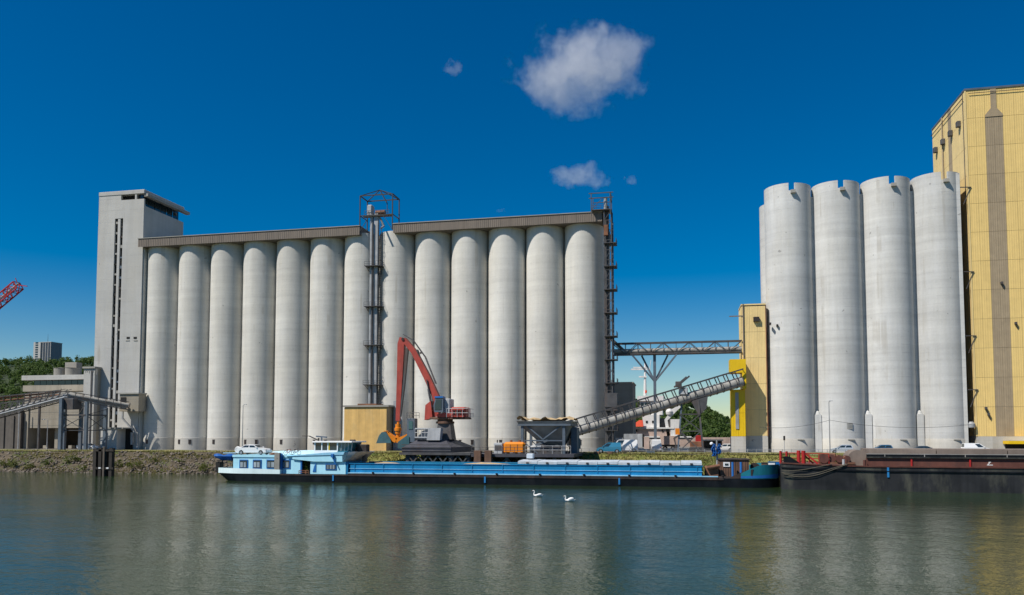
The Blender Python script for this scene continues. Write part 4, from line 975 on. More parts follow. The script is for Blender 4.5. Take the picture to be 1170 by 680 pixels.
# slewing upper works
zd = zD + .75
p, q = C(494, 484), C(536, 481)
MB().bbox(p.x, q.x, 132.4, 135.6, zd, zd + .35, .1).build('slew_deck', 'brown', cr)
p, q = C(501, 473), C(520, 484); MB().prism([(p.x, p.z - .2), (p.x + 1.6, p.z + .2), (q.x, p.z), (q.x, zd + .35), (p.x + .3, zd + .35)], 132.3, 135.4).build('engine_housing', 'cranered', cr)
p, q = C(518, 465.5), C(535, 484); cw = MB().bbox(p.x, q.x, 132.2, 135.8, zd + .36, p.z, .25).build('counterweight', 'cranered', cr)
for k in range(4): x = p.x + .5 + k * .55; MB().box(x, x + .3, 132.1, 132.19, zd + .9, p.z - .6).build('grille', 'dark', cw)
p = C(512, 467); m = MB()
for k in range(4): m.tube((p.x + k * .65, 134, p.z - .6), (p.x + k * .65, 134, p.z + .5 - .15 * k), .22, n=8)
m.box(p.x - .2, p.x + 2.6, 133.2, 135, p.z - 1.2, p.z - .3); m.build('hydraulic_pack', 'steel', cr)
p = C(538, 483); railing(MB(), [(C(514, 483).x, 132.0, zd + .3), (p.x, 132.0, zd + .3), (p.x, 135.6, zd + .3)], 1.5, .9, .045).build('railing', 'lgrey', cr)
p, q = C(498, 455, 132.6), C(508, 471, 132.6)
cab = MB().prism([(p.x, q.z), (p.x - .15, q.z + 1.1), (p.x + .15, p.z), (q.x, p.z), (q.x, q.z)], 131.7, 133.2).build('cab', 'steelb', cr)
MB().prism([(p.x + .1, q.z + .4), (p.x + .1, q.z + 1.1), (p.x + .35, p.z - .25), (q.x - .3, p.z - .25), (q.x - .3, q.z + .4)], 131.64, 131.69).build('side_window', 'glass', cab)
MB().box(p.x + .1, q.x - .05, 131.6, 133.2, p.z + .01, p.z + .3).build('cab_roof', 'frame_blue', cab)
MB().bbox(C(508, 456).x, C(517, 456).x, 132.4, 135, C(508, 472).z, C(508, 456).z, .1).build('machine_hood', 'lgrey', cr)
# boom and stick: tapering box girders
def girder(mb, pts, y, hw):       # pts: (point, half depth) along the girder in the xz plane
    rings = []
    for i, (P, h) in enumerate(pts):
        a = pts[max(0, i - 1)][0]; b = pts[min(len(pts) - 1, i + 1)][0]; d = (b - a).normalized(); nrm = Vector((-d.z, 0, d.x))
        wv = hw if not isinstance(hw, (list, tuple)) else hw[i]
        rings.append([P + nrm * h + Vector((0, -wv, 0)), P + nrm * h + Vector((0, wv, 0)), P - nrm * h + Vector((0, wv, 0)), P - nrm * h + Vector((0, -wv, 0))])
    vs = [v for r in rings for v in r]; fs = [(0, 1, 2, 3), tuple(4 * (len(rings) - 1) + k for k in (3, 2, 1, 0))]
    for j in range(len(rings) - 1):
        for k in range(4): fs.append((4 * j + k, 4 * j + 4 + k, 4 * j + 4 + (k + 1) % 4, 4 * j + (k + 1) % 4))
    return mb.add(vs, fs)
bm = [(C(499, 476), .55), (C(500.5, 458), .6), (C(488.5, 431), .56), (C(473.5, 402), .48), (C(462, 388), .42)]
girder(MB(), bm, CYc, .55).build('boom', 'cranered', cr)
for s in (-.75, .75):
    MB().tube(C(495, 466) + Vector((0, s, 0)), C(491, 445) + Vector((0, s, 0)), .2, n=10).tube(C(491, 445) + Vector((0, s, 0)), C(489, 434) + Vector((0, s, 0)), .11, n=8).build('lift_cylinder', 'steel', cr, smooth=True)
MB().prism([(C(488, 463).x, C(488, 463).z), (C(494, 461).x, C(494, 461).z + .4), (C(496, 478).x, C(496, 478).z), (C(487, 480).x, C(487, 480).z)], 133.0, 135.0).build('boom_foot', 'cranered', cr)
hp = MB()
for dy in (-.3, .3): hp.path([C(497, 440) + Vector((.2, dy, .2)), C(483, 412) + Vector((.5, dy, .6)), C(470, 393) + Vector((.4, dy, .6)), C(461, 386) + Vector((0, dy, .6))], .07, 6)
hp.bar(C(478, 407), C(476, 400), .9, .5); hp.bar(C(480, 404), C(482, 402), .3); hp.build('hydraulic_hose', 'steel', cr)
stk = [(C(460.5, 386), .5), (C(459, 393), .62), (C(457.5, 430), .52), (C(454.8, 481), .36)]
girder(MB(), stk, CYc, [.45, .5, .42, .3]).build('stick', 'cranered', cr)
girder(MB(), [(C(465.5, 398), .22), (C(461.5, 440), .2), (C(457.5, 476), .12)], CYc, .3).build('stick_rod', 'steel', cr)
MB().tube(C(461.5, 388) - Vector((0, .7, 0)), C(461.5, 388) + Vector((0, .7, 0)), .26, n=14).build('elbow_pin', 'rail', cr)
# grab
gp = C(455, 480); gb = MB()
gb.tube(gp, gp - Vector((0, 0, .7)), .22, n=10).tube(gp - Vector((0, 0, .7)), gp - Vector((0, 0, 2.4)), .5, n=14).tube(gp - Vector((0, 0, 2.4)), gp - Vector((0, 0, 3.8)), .36, n=10)
gb.lathe([(.65, 0), (.65, .5), (.4, .6)], gp - Vector((0, 0, 1.9)), 14)
gy = gb.build('grab_head', 'orange', cr, smooth=True)
hub = C(454, 504)
for s, tip in ((-1, C(440, 493)), (1, C(467.5, 497))):
    for dy in (-.55, .55):
        am = MB(); girder(am, [(hub + Vector((0, dy, .1)), .45), (hub.lerp(tip, .55) + Vector((0, dy, -.15)), .42), (tip + Vector((0, dy, 0)), .25)], CYc, .14); am.build('grab_arm', 'orange', gy)
    c = C(440, 493) if s < 0 else C(466, 499); m = MB(); r = 2.2; pts = []
    ang = [(20, 200), (-20, 160)][0 if s < 0 else 1]
    # scoop: quarter shell, curved back away from the hub
    prof = []
    if s < 0:
        prof = [tip + Vector((.5, 0, .0)), tip + Vector((-.2, 0, -.15)), C(435.5, 498), C(432.5, 506.5), C(449.5, 506), C(448.5, 501)]
    else:
        prof = [tip + Vector((.1, 0, .0)), C(457, 505), C(457, 512), C(466, 513), C(470, 511), C(470, 499)]
    n = len(prof); inner = sum(prof, Vector()) / n
    for dy in (-1.15, 1.1): m.add([p + Vector((0, dy, 0)) for p in prof] + [p + Vector((0, dy + .06, 0)) for p in prof], [tuple(range(n)), tuple(reversed(range(n, 2 * n)))] + [(i, n + i, n + (i + 1) % n, (i + 1) % n) for i in range(n)])
    for i in ((0, 1, 2) if s < 0 else (3, 4, 5)):
        a, b = prof[i % n], prof[(i + 1) % n]; m.add([a + Vector((0, -1.15, 0)), b + Vector((0, -1.15, 0)), b + Vector((0, 1.15, 0)), a + Vector((0, 1.15, 0))], [(0, 1, 2, 3)])
    m.build('grab_shell', 'grab', gy)

# ================================================================== HOPPER AND JETTY EQUIPMENT
HY = 134.0
hp_ = thing('grain_hopper', 'big dusty steel grain hopper on four legs at the foot of the inclined conveyor', 'hopper', (gx(624, HY), HY, 4.05))
x0, x1 = at(594, 480, 130.5).x, at(651, 480, 130.5).x; y0, y1 = 130.5, 138.5
zt, zl, zs = at(620, 481, 130.5).z, at(620, 485.5, 130.5).z, at(620, 510, 132).z
MB().add([(x0 - .5, y0 - .4, zt), (x1 + .4, y0 - .4, zt), (x1 + .4, y1 + .4, zt), (x0 - .5, y1 + .4, zt), (x0 - .2, y0 - .1, zl + .1), (x1 + .1, y0 - .1, zl + .1), (x1 + .1, y1 + .1, zl + .1), (x0 - .2, y1 + .1, zl + .1)], [(0, 1, 5, 4), (1, 2, 6, 5), (2, 3, 7, 6), (3, 0, 4, 7), (4, 5, 6, 7)]).build('rim_plate', 'dusty', hp_)
MB().bar((x0 - .3, y0 - .2, zl), (x1 + .2, y0 - .2, zl), .3).bar((x0 - .3, y1 + .2, zl), (x1 + .2, y1 + .2, zl), .3).bar((x0 - .2, y0 - .2, zl), (x0 - .2, y1 + .2, zl), .3).bar((x1 + .1, y0 - .2, zl), (x1 + .1, y1 + .2, zl), .3).build('ring_beam', 'steelb', hp_)
mx0, mx1 = at(621, 500, 133).x, at(643, 500, 133).x
frust([(mx0, 133), (mx1, 133), (mx1, 136), (mx0, 136)], zs, [(x0, y0), (x1, y0), (x1, y1), (x0, y1)], zl).build('funnel', 'dusty', hp_)
for x in (x0 + .4, x1 - 2.2 + 1.2):
    for y in (y0 + .1, y1 - .1): MB().box(x - .22, x + .22, y - .22, y + .22, 4.05, zl).build('leg', 'steelb', hp_)
xa, xb = x0 + .4, x1 - 1.0
for y in (y0 + .05, y1 - .05):
    tr = MB()
    zm = zl - 2.6; tr.bar((xa, y, zm), (xb, y, zm), .2); tr.bar(((xa + xb) / 2, y, zm + .2), (xa + .6, y, zl), .2); tr.bar(((xa + xb) / 2, y, zm + .2), (xb - .3, y, zl), .2)
    tr.bar((xa + .2, y, zm - .2), (xa + 2.6, y, 4.1), .16)
    tr.build('leg_bracing', 'steelb', hp_)
mb = MB(); rs = random.Random(2)    # spilled grain heaped round the rim
rows = []
for j in range(9):
    r = []
    for i in range(22):
        x = x0 - .5 + (x1 - x0 + .9) * i / 21; y = y0 - .35 + (y1 - y0 + .7) * j / 8
        e = min(i, 21 - i) / 10; r.append((x, y, zt + .2 + 1.0 * max(0, mnoise.noise(Vector((x * .7, y * .5, 1)))) + (.25 if .1 < e < .35 else 0) - .35 * (1 if e > .55 and 1 < j < 7 else 0)))
    rows.append(r)
hg = mb.grid(rows).build('grain_heap', 'grain', smooth=True); tag(hg, 'thin layer of tan grain spread over the hopper mouth', 'grain')
MB().box(x1 - .3, x1 + .7, 134.2, 137.5, 4.05, zl - .4).build('feeder_casing', 'steelb', hp_)
MB().bar((x1 + .2, 136.5, 5.6), (A.x - .3, A.y, A.z - .3), 1.7, 1.7).build('discharge_gallery', 'dusty', hp_)
ms = thing('feeder_machine', 'dark motor and feeder machinery beneath the grain hopper', 'machine', (gx(628, 132), 132, 4.05))
m = MB()
for k, (u, v, r) in enumerate(((622, 512, .7), (630, 513, .6), (637, 512, .55))):
    p = at(u, v, 131.8); MB().tube(p - Vector((0, .5, 0)), p + Vector((0, .8, 0)), r, n=16).build('drum', 'steel', ms, smooth=True)
p = at(612, 512, 131.8); MB().tube(p - Vector((.9, 0, .1)), p + Vector((1.0, 0, .2)), .55, n=14).build('motor', 'lgrey', ms, smooth=True)
p, q = at(612, 509, 131.5), at(626, 503, 131.5); MB().bar(p, q, .5, .35).build('feed_arm', 'steelb', ms)
MB().box(gx(607, 131), gx(648, 131), 131.0, 136.5, 4.06, 4.4).build('bed_frame', 'steel', ms)
railing(MB(), [(gx(600, 129), 129, 4.05), (gx(652, 129), 129, 4.05)], 1.3, 1.6, .035).build('guard_rail', 'lgrey', ms)
ot = thing('fuel_tank', 'bright orange metal tank on the jetty left of the hopper', 'tank', (gx(587, 130), 130, 4.05))
p, q = at(575, 505, 129.5), at(599.5, 516.5, 129.5)
MB().bbox(p.x, q.x, 129.5, 132, 4.3, p.z, .35).build('tank_body', 'orange', ot, smooth=False)
for k in range(3): x = p.x + .25 + (q.x - p.x - .9) * k / 2; MB().box(x, x + .35, 129.6, 131.9, 4.06, 4.35).build('skid', 'steel', ot)
for k in (.3, .7): x = p.x + (q.x - p.x) * k; MB().tube((x, 130.7, p.z - .02), (x, 130.7, p.z + .3), .22, n=10).build('filler_cap', 'rust', ot)
for k in (.33, .66): x = p.x + (q.x - p.x) * k; MB().box(x - .04, x + .04, 129.45, 129.5, 4.5, p.z - .4).build('body_seam', 'rust', ot)
gt = thing('generator_set', 'small grey generator box beside the orange tank on the jetty', 'generator', (gx(568, 130), 130, 4.05))
p, q = at(564, 506, 129.5), at(574, 516, 129.5); MB().bbox(p.x, q.x, 129.6, 131.5, 4.06, p.z, .1).build('housing', 'lgrey', gt); MB().box(p.x + .2, q.x - .2, 129.53, 129.58, 4.6, p.z - .4).build('grille', 'steel', gt); MB().tube((p.x + .4, 130.5, p.z), (p.x + .4, 130.5, p.z + .5), .1, n=8).build('exhaust', 'rail', gt)

# ================================================================== VEHICLES
def wheel(parent, x, y, r, wd=.2):
    t = MB().torus((x, y, r), r - .1, .1, 'y', 18, 6).build('tyre', 'tyre', parent, smooth=True, local=True)
    MB().tube((x, y - wd / 2, r), (x, y + wd / 2, r), r - .12, n=14).build('rim', 'rim', t, local=True)
def car(name, label, cat, loc, rz, paint, kind='hatch', group=None):
    """car pointing along +x, centred on its wheels, ground at z = 0"""
    t = thing(name, label, cat, loc, rz, group)
    prof = {'hatch': dict(L=3.9, b=[(-1.9, .35), (-1.95, .75), (-1.85, .98), (.75, .98), (1.7, .82), (1.95, .62), (1.97, .32)], c=[(-1.85, .97), (-1.62, 1.42), (-1.2, 1.52), (.0, 1.5), (.85, .97)], H=1.52, w=.84),
            'sedan': dict(L=4.6, b=[(-2.25, .35), (-2.3, .8), (-2.2, .98), (-1.5, 1.0), (.9, .98), (2.0, .85), (2.28, .62), (2.3, .32)], c=[(-1.75, .99), (-1.0, 1.38), (-.3, 1.45), (.25, 1.42), (1.15, .97)], H=1.45, w=.9),
            'van': dict(L=4.4, b=[(-2.15, .35), (-2.2, 1.0), (-2.15, 1.1), (.9, 1.1), (1.75, .98), (2.15, .75), (2.2, .32)], c=[(-2.14, 1.09), (-2.08, 1.75), (-1.9, 1.84), (.15, 1.82), (.5, 1.66), (1.2, 1.09)], H=1.82, w=.86),
            'bigvan': dict(L=5.4, b=[(-2.65, .4), (-2.7, 1.2), (-2.65, 1.3), (1.5, 1.3), (2.2, 1.15), (2.65, .95), (2.7, .38)], c=[(-2.64, 1.29), (-2.6, 2.25), (-2.4, 2.38), (.9, 2.36), (1.2, 2.2), (1.85, 1.29)], H=2.38, w=.98)}[kind]
    wv = prof['w']; b = prof['b']; c = prof['c']; bx = [p[0] for p in b]
    # lower body: rings with rounded shoulders
    def shell(poly, y_lo, y_hi, zlo, zhi, name, m, par):
        n = len(poly); mb = MB(); zs = [p[1] for p in poly]; vs = []
        def hw(z): return y_lo + (y_hi - y_lo) * min(1, max(0, (z - zlo) / max(1e-3, zhi - zlo)))
        vs = [(x, -hw(z), z) for x, z in poly] + [(x, -hw(z) + .08, z) for x, z in poly] + [(x, hw(z) - .08, z) for x, z in poly] + [(x, hw(z), z) for x, z in poly]
        fs = [tuple(range(n)), tuple(reversed(range(3 * n, 4 * n)))]
        for k in range(3):
            fs += [(k * n + i, (k + 1) * n + i, (k + 1) * n + (i + 1) % n, k * n + (i + 1) % n) for i in range(n)]
        mb.add(vs, fs); return mb.build(name, m, par, local=True)
    r = .31 if kind in ('hatch', 'sedan') else .34
    xf, xr = b[-1][0] - .78, b[0][0] + .72
    arch = []
    for cx in (xf, xr):
        arch += [(cx + (r + .06) * math.cos(R_(a)), .3 + (r + .06) * math.sin(R_(a))) for a in (0, 30, 60, 90, 120, 150, 180)]
    body = list(reversed(b)); poly = body + arch[7:][::-1] + arch[:7][::-1]
    poly = list(reversed(body))[0:0] + [b[i] for i in range(len(b))] + arch[:7] + arch[7:]
    bo = shell(poly, wv - .03, wv, .3, .7, 'body', paint, t)
    shell(c, wv - .02, wv - .17, c[0][1], prof['H'], 'cabin', paint, t)
    gz0, gz1 = c[0][1] + .04, prof['H'] - .12
    def lerpx(z, seg):      # x on the cabin outline at height z, rear or front
        pts = c if seg == 'r' else c[::-1]
        for a, d in zip(pts[:-1], pts[1:]):
            if a[1] <= z <= d[1]: return a[0] + (d[0] - a[0]) * (z - a[1]) / (d[1] - a[1])
        return pts[0][0]
    def hwc(z): return wv - .02 - .15 * (z - c[0][1]) / (prof['H'] - c[0][1])
    xr0, xr1, xf0, xf1 = lerpx(gz0, 'r') + .14, lerpx(gz1, 'r') + .12, lerpx(gz0, 'f') - .14, lerpx(gz1, 'f') - .12
    spans = [(0, .47), (.53, 1)] if kind in ('hatch', 'sedan') else [(.68, 1)]
    for s in (-1, 1):
        for a, d in spans:
            P = [(xr0 + (xf0 - xr0) * a, gz0), (xr0 + (xf0 - xr0) * d, gz0), (xr1 + (xf1 - xr1) * d, gz1), (xr1 + (xf1 - xr1) * a, gz1)]
            MB().add([(x, s * (hwc(z) + .012), z) for x, z in P], [(0, 1, 2, 3)]).build('side_window', 'glass', t, local=True)
    za, zb_ = gz0 + .02, gz1 + .04; o = .015
    MB().add([(lerpx(za, 'f') + o, -hwc(za) + .12, za + o), (lerpx(za, 'f') + o, hwc(za) - .12, za + o), (lerpx(zb_, 'f') + o, hwc(zb_) - .12, zb_ + o), (lerpx(zb_, 'f') + o, -hwc(zb_) + .12, zb_ + o)], [(0, 1, 2, 3)]).build('windscreen', 'glass', t, local=True)
    if kind != 'bigvan': MB().add([(lerpx(za, 'r') - o, -hwc(za) + .14, za + o), (lerpx(za, 'r') - o, hwc(za) - .14, za + o), (lerpx(zb_, 'r') - o, hwc(zb_) - .14, zb_ + o), (lerpx(zb_, 'r') - o, -hwc(zb_) + .14, zb_ + o)], [(3, 2, 1, 0)]).build('rear_window', 'glass', t, local=True)
    for s in (-1, 1):
        MB().bbox(b[-1][0] - .16, b[-1][0] + .01, s * (wv - .3) - .15, s * (wv - .3) + .15, .6, .74, .03).build('headlight', 'rim', t, local=True)
        MB().bbox(b[1][0] - .03, b[1][0] + .1, s * (wv - .2) - .1, s * (wv - .2) + .1, .7, .9, .02).build('tail_light', 'red', t, local=True)
        MB().bbox(xf0 - .1, xf0 + .1, s * (wv + .07) - .07, s * (wv + .07) + .07, c[0][1] + .02, c[0][1] + .15, .03).build('mirror', paint, t, local=True)
    for x in (xf, xr):
        for s in (-1, 1): wheel(t, x, s * (wv - .1), r)
    return t
G = 'vehicles parked on the quay'
car('parked_car', 'silver hatchback parked in front of the second grey silo', 'car', (gx(961, 153), 153, GZ), R_(178), 'carsilver', 'hatch', G)
car('parked_car', 'dark blue car parked in front of the third grey silo', 'car', (gx(1006, 154), 154, GZ), R_(180), 'carblue', 'hatch', G)
car('parked_car', 'low dark car parked in front of the fourth grey silo', 'car', (gx(1056, 153), 153, GZ - .1), R_(0), 'cardark', 'sedan', G)
car('delivery_van', 'small white panel van parked at the foot of the big yellow tower', 'van', (gx(1115, 153), 153, GZ), R_(0), 'carwhite', 'van', G)
car('parked_car', 'small white car parked just left of the slim yellow tower', 'car', (gx(827, 166), 166, GZ), R_(180), 'carwhite', 'hatch', G)
car('parked_car', 'white car parked by the conveyor legs near the loading bays', 'car', (gx(97, 154), 155.0, GZ), R_(0), 'carwhite', 'sedan', G)
car('delivery_van', 'long white van parked behind the blue pickup', 'van', (gx(713, 157), 157, GZ), R_(180), 'carwhite', 'bigvan', G)
car('delivery_van', 'white van with dark open back next to the bridge post', 'van', (gx(748, 161), 161, GZ), R_(100), 'carwhite', 'bigvan', G)
car('parked_car', 'blue pickup parked behind brown timber posts on the grass', 'car', (gx(696, 141.6), 141.6, GZ + .08), R_(180), 'carteal', 'van', G)
# box truck with open doors
bt = thing('box_truck', 'grey box truck with open rear doors behind the white van', 'truck', (gx(731, 160), 160, GZ), 0, G)
p, q = at(713, 500, 160), at(729, 513, 160)
MB().box(p.x, q.x, 159.2, 161.6, GZ + .9, GZ + 3.5).build('cargo_box', 'galv', bt)
MB().box(q.x, q.x + .9, 159.1, 159.2, GZ + .9, GZ + 3.5).build('open_door', 'lgrey', bt)
MB().box(at(736, 500, 160).x, at(742, 500, 160).x, 159.0, 159.1, GZ + .5, GZ + 2.9).build('open_door', 'shippink', bt)
MB().box(q.x + .01, at(736, 500, 160).x, 159.6, 161.6, GZ + .9, GZ + 3.4).build('load_space', 'dark', bt)
MB().box(p.x - 1.6, p.x - .05, 159.3, 161.5, GZ + .5, GZ + 2.7).build('driver_cab', 'galv', bt)
for x in (p.x - .8, q.x - .4):
    for y in (159.4, 161.3): MB().torus((x, y, GZ + .45), .33, .12, 'y', 16, 6).build('wheel', 'tyre', bt)
# low trailers / barrow machinery beyond the trestle
tl = thing('farm_trailer', 'long brown tipper trailer parked behind the conveyor trestle', 'trailer', (gx(764, 166), 166, GZ))
p, q = at(754, 498, 166), at(777, 508, 166); MB().prism([(p.x, p.z), (q.x, p.z), (q.x - .3, q.z), (p.x + .3, q.z)], 165, 167.4).build('tipper_body', 'shippink', tl); MB().box(p.x, q.x, 165.6, 166.8, q.z - .4, q.z - .02).build('chassis', 'steel', tl)
for k in range(2):
    for y in (165.2, 167.2): MB().torus((p.x + 1 + k * 1.6, y, GZ + .5), .38, .14, 'y', 16, 6).build('wheel', 'tyre', tl)
tc = thing('excavator', 'small rusty excavator parked among clutter right of the trestle', 'excavator', (gx(797, 164), 164, GZ))
x = gx(797, 164); MB().bbox(x - 1.5, x + 1.2, 163.2, 164.9, GZ + .9, GZ + 2.0, .1).build('body', 'rust', tc); MB().bbox(x - .4, x + .8, 163.3, 164.6, GZ + 2.0, GZ + 3.2, .1).build('cab', 'red', tc)
for y in (163.1, 164.7): MB().bbox(x - 1.7, x + 1.5, y, y + .5, GZ, GZ + .8, .2).build('track', 'tyre', tc)
girder(MB(), [(Vector((x - 1.2, 164, GZ + 1.5)), .2), (Vector((x - 3, 164, GZ + 3.6)), .25), (Vector((x - 4.6, 164, GZ + 2.6)), .2)], 164, .15).build('boom', 'steel', tc)
girder(MB(), [(Vector((x - 4.6, 164, GZ + 2.7)), .18), (Vector((x - 4.2, 164, GZ + .8)), .12)], 164, .12).build('stick', 'steel', tc)
MB().prism([(x - 4.6, GZ + .2), (x - 3.7, GZ + .1), (x - 3.8, GZ + .9), (x - 4.5, GZ + 1.0)], 163.6, 164.4).build('bucket', 'steel', tc)
sh = thing('open_shelter', 'long low open shelter with a thin pale roof left of the slim yellow tower', 'shelter', (gx(812, 175), 175, GZ))
p, q = at(801, 502, 175), at(826, 504, 175); MB().box(p.x, q.x, 173, 177, p.z - .3, p.z).build('roof', 'lgrey', sh)
for u in (803, 813, 824): x = gx(u, 175); MB().box(x - .1, x + .1, 173.4, 173.6, GZ, p.z - .3).build('post', 'steel', sh)
MB().box(p.x + .3, q.x - .3, 176.6, 176.8, GZ, p.z - .3).build('back_panel', 'steel', sh)
# timber posts on the grass
for i, u in enumerate((682, 697)):
    x = gx(u, 139.8); b = MB().bbox(x - .5, x + .5, 139.4, 140.2, GZ - .6, at(u, 516, 139.8).z, .08).build('timber_post', 'brown')
    tag(b, ('left' if i == 0 else 'right') + ' hand one of two stout brown timber posts on the quay edge', 'post', 'brown timber posts on the quay edge')
nbx = thing('notice_board', 'small blue notice board on thin legs in the grass', 'sign', (gx(744, 142), 142, GZ)); p, q = at(739, 515.5, 142), at(748, 520, 142)
MB().box(p.x, q.x, 141.97, 142.03, q.z, p.z).build('panel', 'steelb', nbx)
for x in (p.x + .1, q.x - .1): MB().tube((x, 142.08, GZ - .2), (x, 142.08, p.z), .03, n=6).build('leg', 'galv', nbx)

# quay fence: posts and rails between verge and road
fn = thing('quay_fence', 'low grey post and rail fence along the quay road', 'fence', (0, 149.2, GZ))
pm = None
for k in range(50):
    x = gx(655, 149.2) + k * 1.5
    o = MB().box(-.05, .05, -.05, .05, 0, .75).build('post', 'galv', fn, local=True) if pm is None else inst(pm, 'post', fn, (0, 0, 0))
    pm = o.data; o.location = (x, 0, -.05)
for z in (.45, .72): MB().box(gx(655, 149.2), gx(655, 149.2) + 74, 149.14, 149.18, GZ + z - .06, GZ + z).build('rail', 'galv', fn)

# lamp posts and wires
def lamp(u, vtop, y, label, arm=1, bigh=True):
    x = gx(u, y); zt = at(u, vtop, y).z; t = thing('lamp_post', label, 'lamp post', (x, y, GZ), 0, 'lamp posts along the quay')
    MB().tube((x, y, GZ - .1), (x, y, zt), .11, .06, n=8).build('pole', 'galv', t, smooth=True)
    MB().tube((x, y, zt - .05), (x + arm, y - .3, zt + .15), .045, n=6).build('arm', 'galv', t)
    MB().bbox(x + arm - .35, x + arm + .3, y - .45, y - .15, zt + .08, zt + .22, .04).build('lamp_head', 'lgrey', t)
    MB().box(x - .16, x + .16, y - .16, y + .16, GZ - .1, GZ + .5).build('base', 'slab', t)
lamp(277, 463, 150, 'thin lamp post in front of the fourth silo behind the white car', .7)
lamp(948, 459, 151, 'tall thin lamp post between the first and second grey silos', .3)
lamp(54, 480, 160, 'short curved lamp post before the dark loading bay', -.9)
sgn = thing('signal_post', 'short post with a dark signal head at the foot of the first grey silo', 'signal', (gx(896, 152), 152, GZ)); x = gx(896, 152)
MB().tube((x, 152, GZ), (x, 152, GZ + 2.6), .05, n=6).build('pole', 'galv', sgn); MB().bbox(x - .16, x + .16, 151.8, 152.1, GZ + 2.3, GZ + 3.1, .05).build('signal_head', 'dark', sgn)
wr = thing('overhead_wire', 'thin overhead wire sagging in front of the grey silos', 'wire', (gx(948, 151), 151, 12))
pts = []; wx = [(868, 488), (948, 480), (1110, 485)]
for (ua, va), (ub, vb) in zip(wx[:-1], wx[1:]):
    a, b = at(ua, va, 151), at(ub, vb, 151)
    for k in range(13): t = k / 12; pts.append(a.lerp(b, t) - Vector((0, 0, (.9 if ub > 1000 else .6) * 4 * t * (1 - t))))
MB().path(pts, .03, 5).build('cable', 'steel', wr)

# ================================================================== SHIP IN THE BASIN BEHIND
SY = 262.0
def S(u, v, y=SY): return at(u, v, y)
shp = thing('cargo_ship', 'white superstructure of a cargo ship with vermilion boat moored behind the quay', 'ship', (S(760, 500).x, SY, 0))
xl, xr_ = S(719, 500).x, S(836, 500).x
hullv = [(xl, 0), (xl - 2.5, 6.5), (xr_ + 40, 6.5), (xr_ + 40, -2), (xl + 3, -2)]
MB().prism(hullv, SY - 9, SY + 9).build('hull', 'shippink', shp)
def sb_(u0, u1, v0, v1, nm, m, y0=SY - 8.6, dy=16): a, b = S(u0, v0, y0), S(u1, v1, y0); return MB().box(a.x, b.x, y0, y0 + dy, b.z, a.z).build(nm, m, shp)
sb_(720, 769, 490, 506, 'lower_deckhouse', 'shippink', SY - 8.5, 15)
sb_(719, 770, 488.3, 489.9, 'deck_edge', 'shipwhite', SY - 9, 17)
sb_(720, 790, 498.5, 500, 'deck_edge', 'shipwhite', SY - 9.3, 17)
wb = sb_(734, 753.5, 474, 488.2, 'accommodation', 'shipwhite', SY - 7, 12)
sb_(731, 757, 458, 473.9, 'bridge', 'shipwhite', SY - 6, 11)
sb_(728, 758, 452.5, 457.9, 'bridge_roof', 'shipwhite', SY - 6.5, 12)
sb_(719, 725, 446, 474, 'funnel', 'shipwhite', SY, 4)
sb_(766, 777, 479, 498, 'stair_house', 'shipwhite', SY - 8.8, 8)
sb_(754, 766, 478, 488, 'bulwark', 'steel', SY - 4, 6)
for u in (727, 739, 746, 757, 763):
    v = 492 if u not in (739, 746) else 482; a = S(u, v, SY - 8.6 if v > 490 else SY - 7.05); MB().box(a.x - .3, a.x + .3, a.y - .1, a.y + .05, a.z - .35, a.z + .35).build('porthole', 'dark', shp)
for u in (734, 738, 742, 746, 750, 754): a = S(u, 462, SY - 6); MB().box(a.x - .45, a.x + .45, SY - 6.1, SY - 6.0, a.z - .6, a.z + .5).build('window', 'glass', shp)
a, b = S(720, 487.5, SY - 9.5), S(735, 480, SY - 9.5)
MB().add([(a.x, SY - 10.5, a.z), (b.x, SY - 10.5, a.z), (b.x, SY - 7, a.z), (a.x, SY - 7, a.z), (b.x - 1.2, SY - 9.8, b.z), (b.x - .2, SY - 9.8, b.z), (b.x - .2, SY - 8, b.z), (b.x - 1.2, SY - 8, b.z)], [(3, 2, 1, 0), (4, 5, 6, 7), (0, 1, 5, 4), (1, 2, 6, 5), (2, 3, 7, 6), (3, 0, 4, 7)]).build('lifeboat_cover', 'vermilion', shp)
a, b = S(737, 452, SY), S(737, 415, SY); mm = MB().tube(a, b, .55, .25, n=10); mm.build('mast', 'shipwhite', shp, smooth=True)
for u0, u1, v in ((721, 743, 422), (723.5, 741, 420), (730, 739, 430.5)): a, b = S(u0, v, SY - .4), S(u1, v, SY - .4); MB().bar(a, b, .5, .45).build('radar_bar', 'shipwhite', shp)
MB().tube(S(742, 423, SY), S(744, 411, SY), .1, n=6).build('antenna', 'shipwhite', shp); MB().tube(S(738, 449, SY - .5), S(738.3, 446, SY - .5), .3, n=8).build('mast_lamp', 'vermilion', shp)
girder(MB(), [(S(764, 498, SY - 8), .5), (S(761, 480, SY - 8), .5), (S(770, 469, SY - 8), .7), (S(777, 464, SY - 8), .4)], SY - 8, .5).build('deck_crane', 'shipwhite', shp)
a = S(765, 471, SY - 8); MB().lathe([(0, 0), (1.0, .3), (1.2, 1.2), (.8, 2.0), (0, 2.2)], (a.x, SY - 8, a.z - 1), 12).build('life_raft', 'shipwhite', shp, smooth=True)

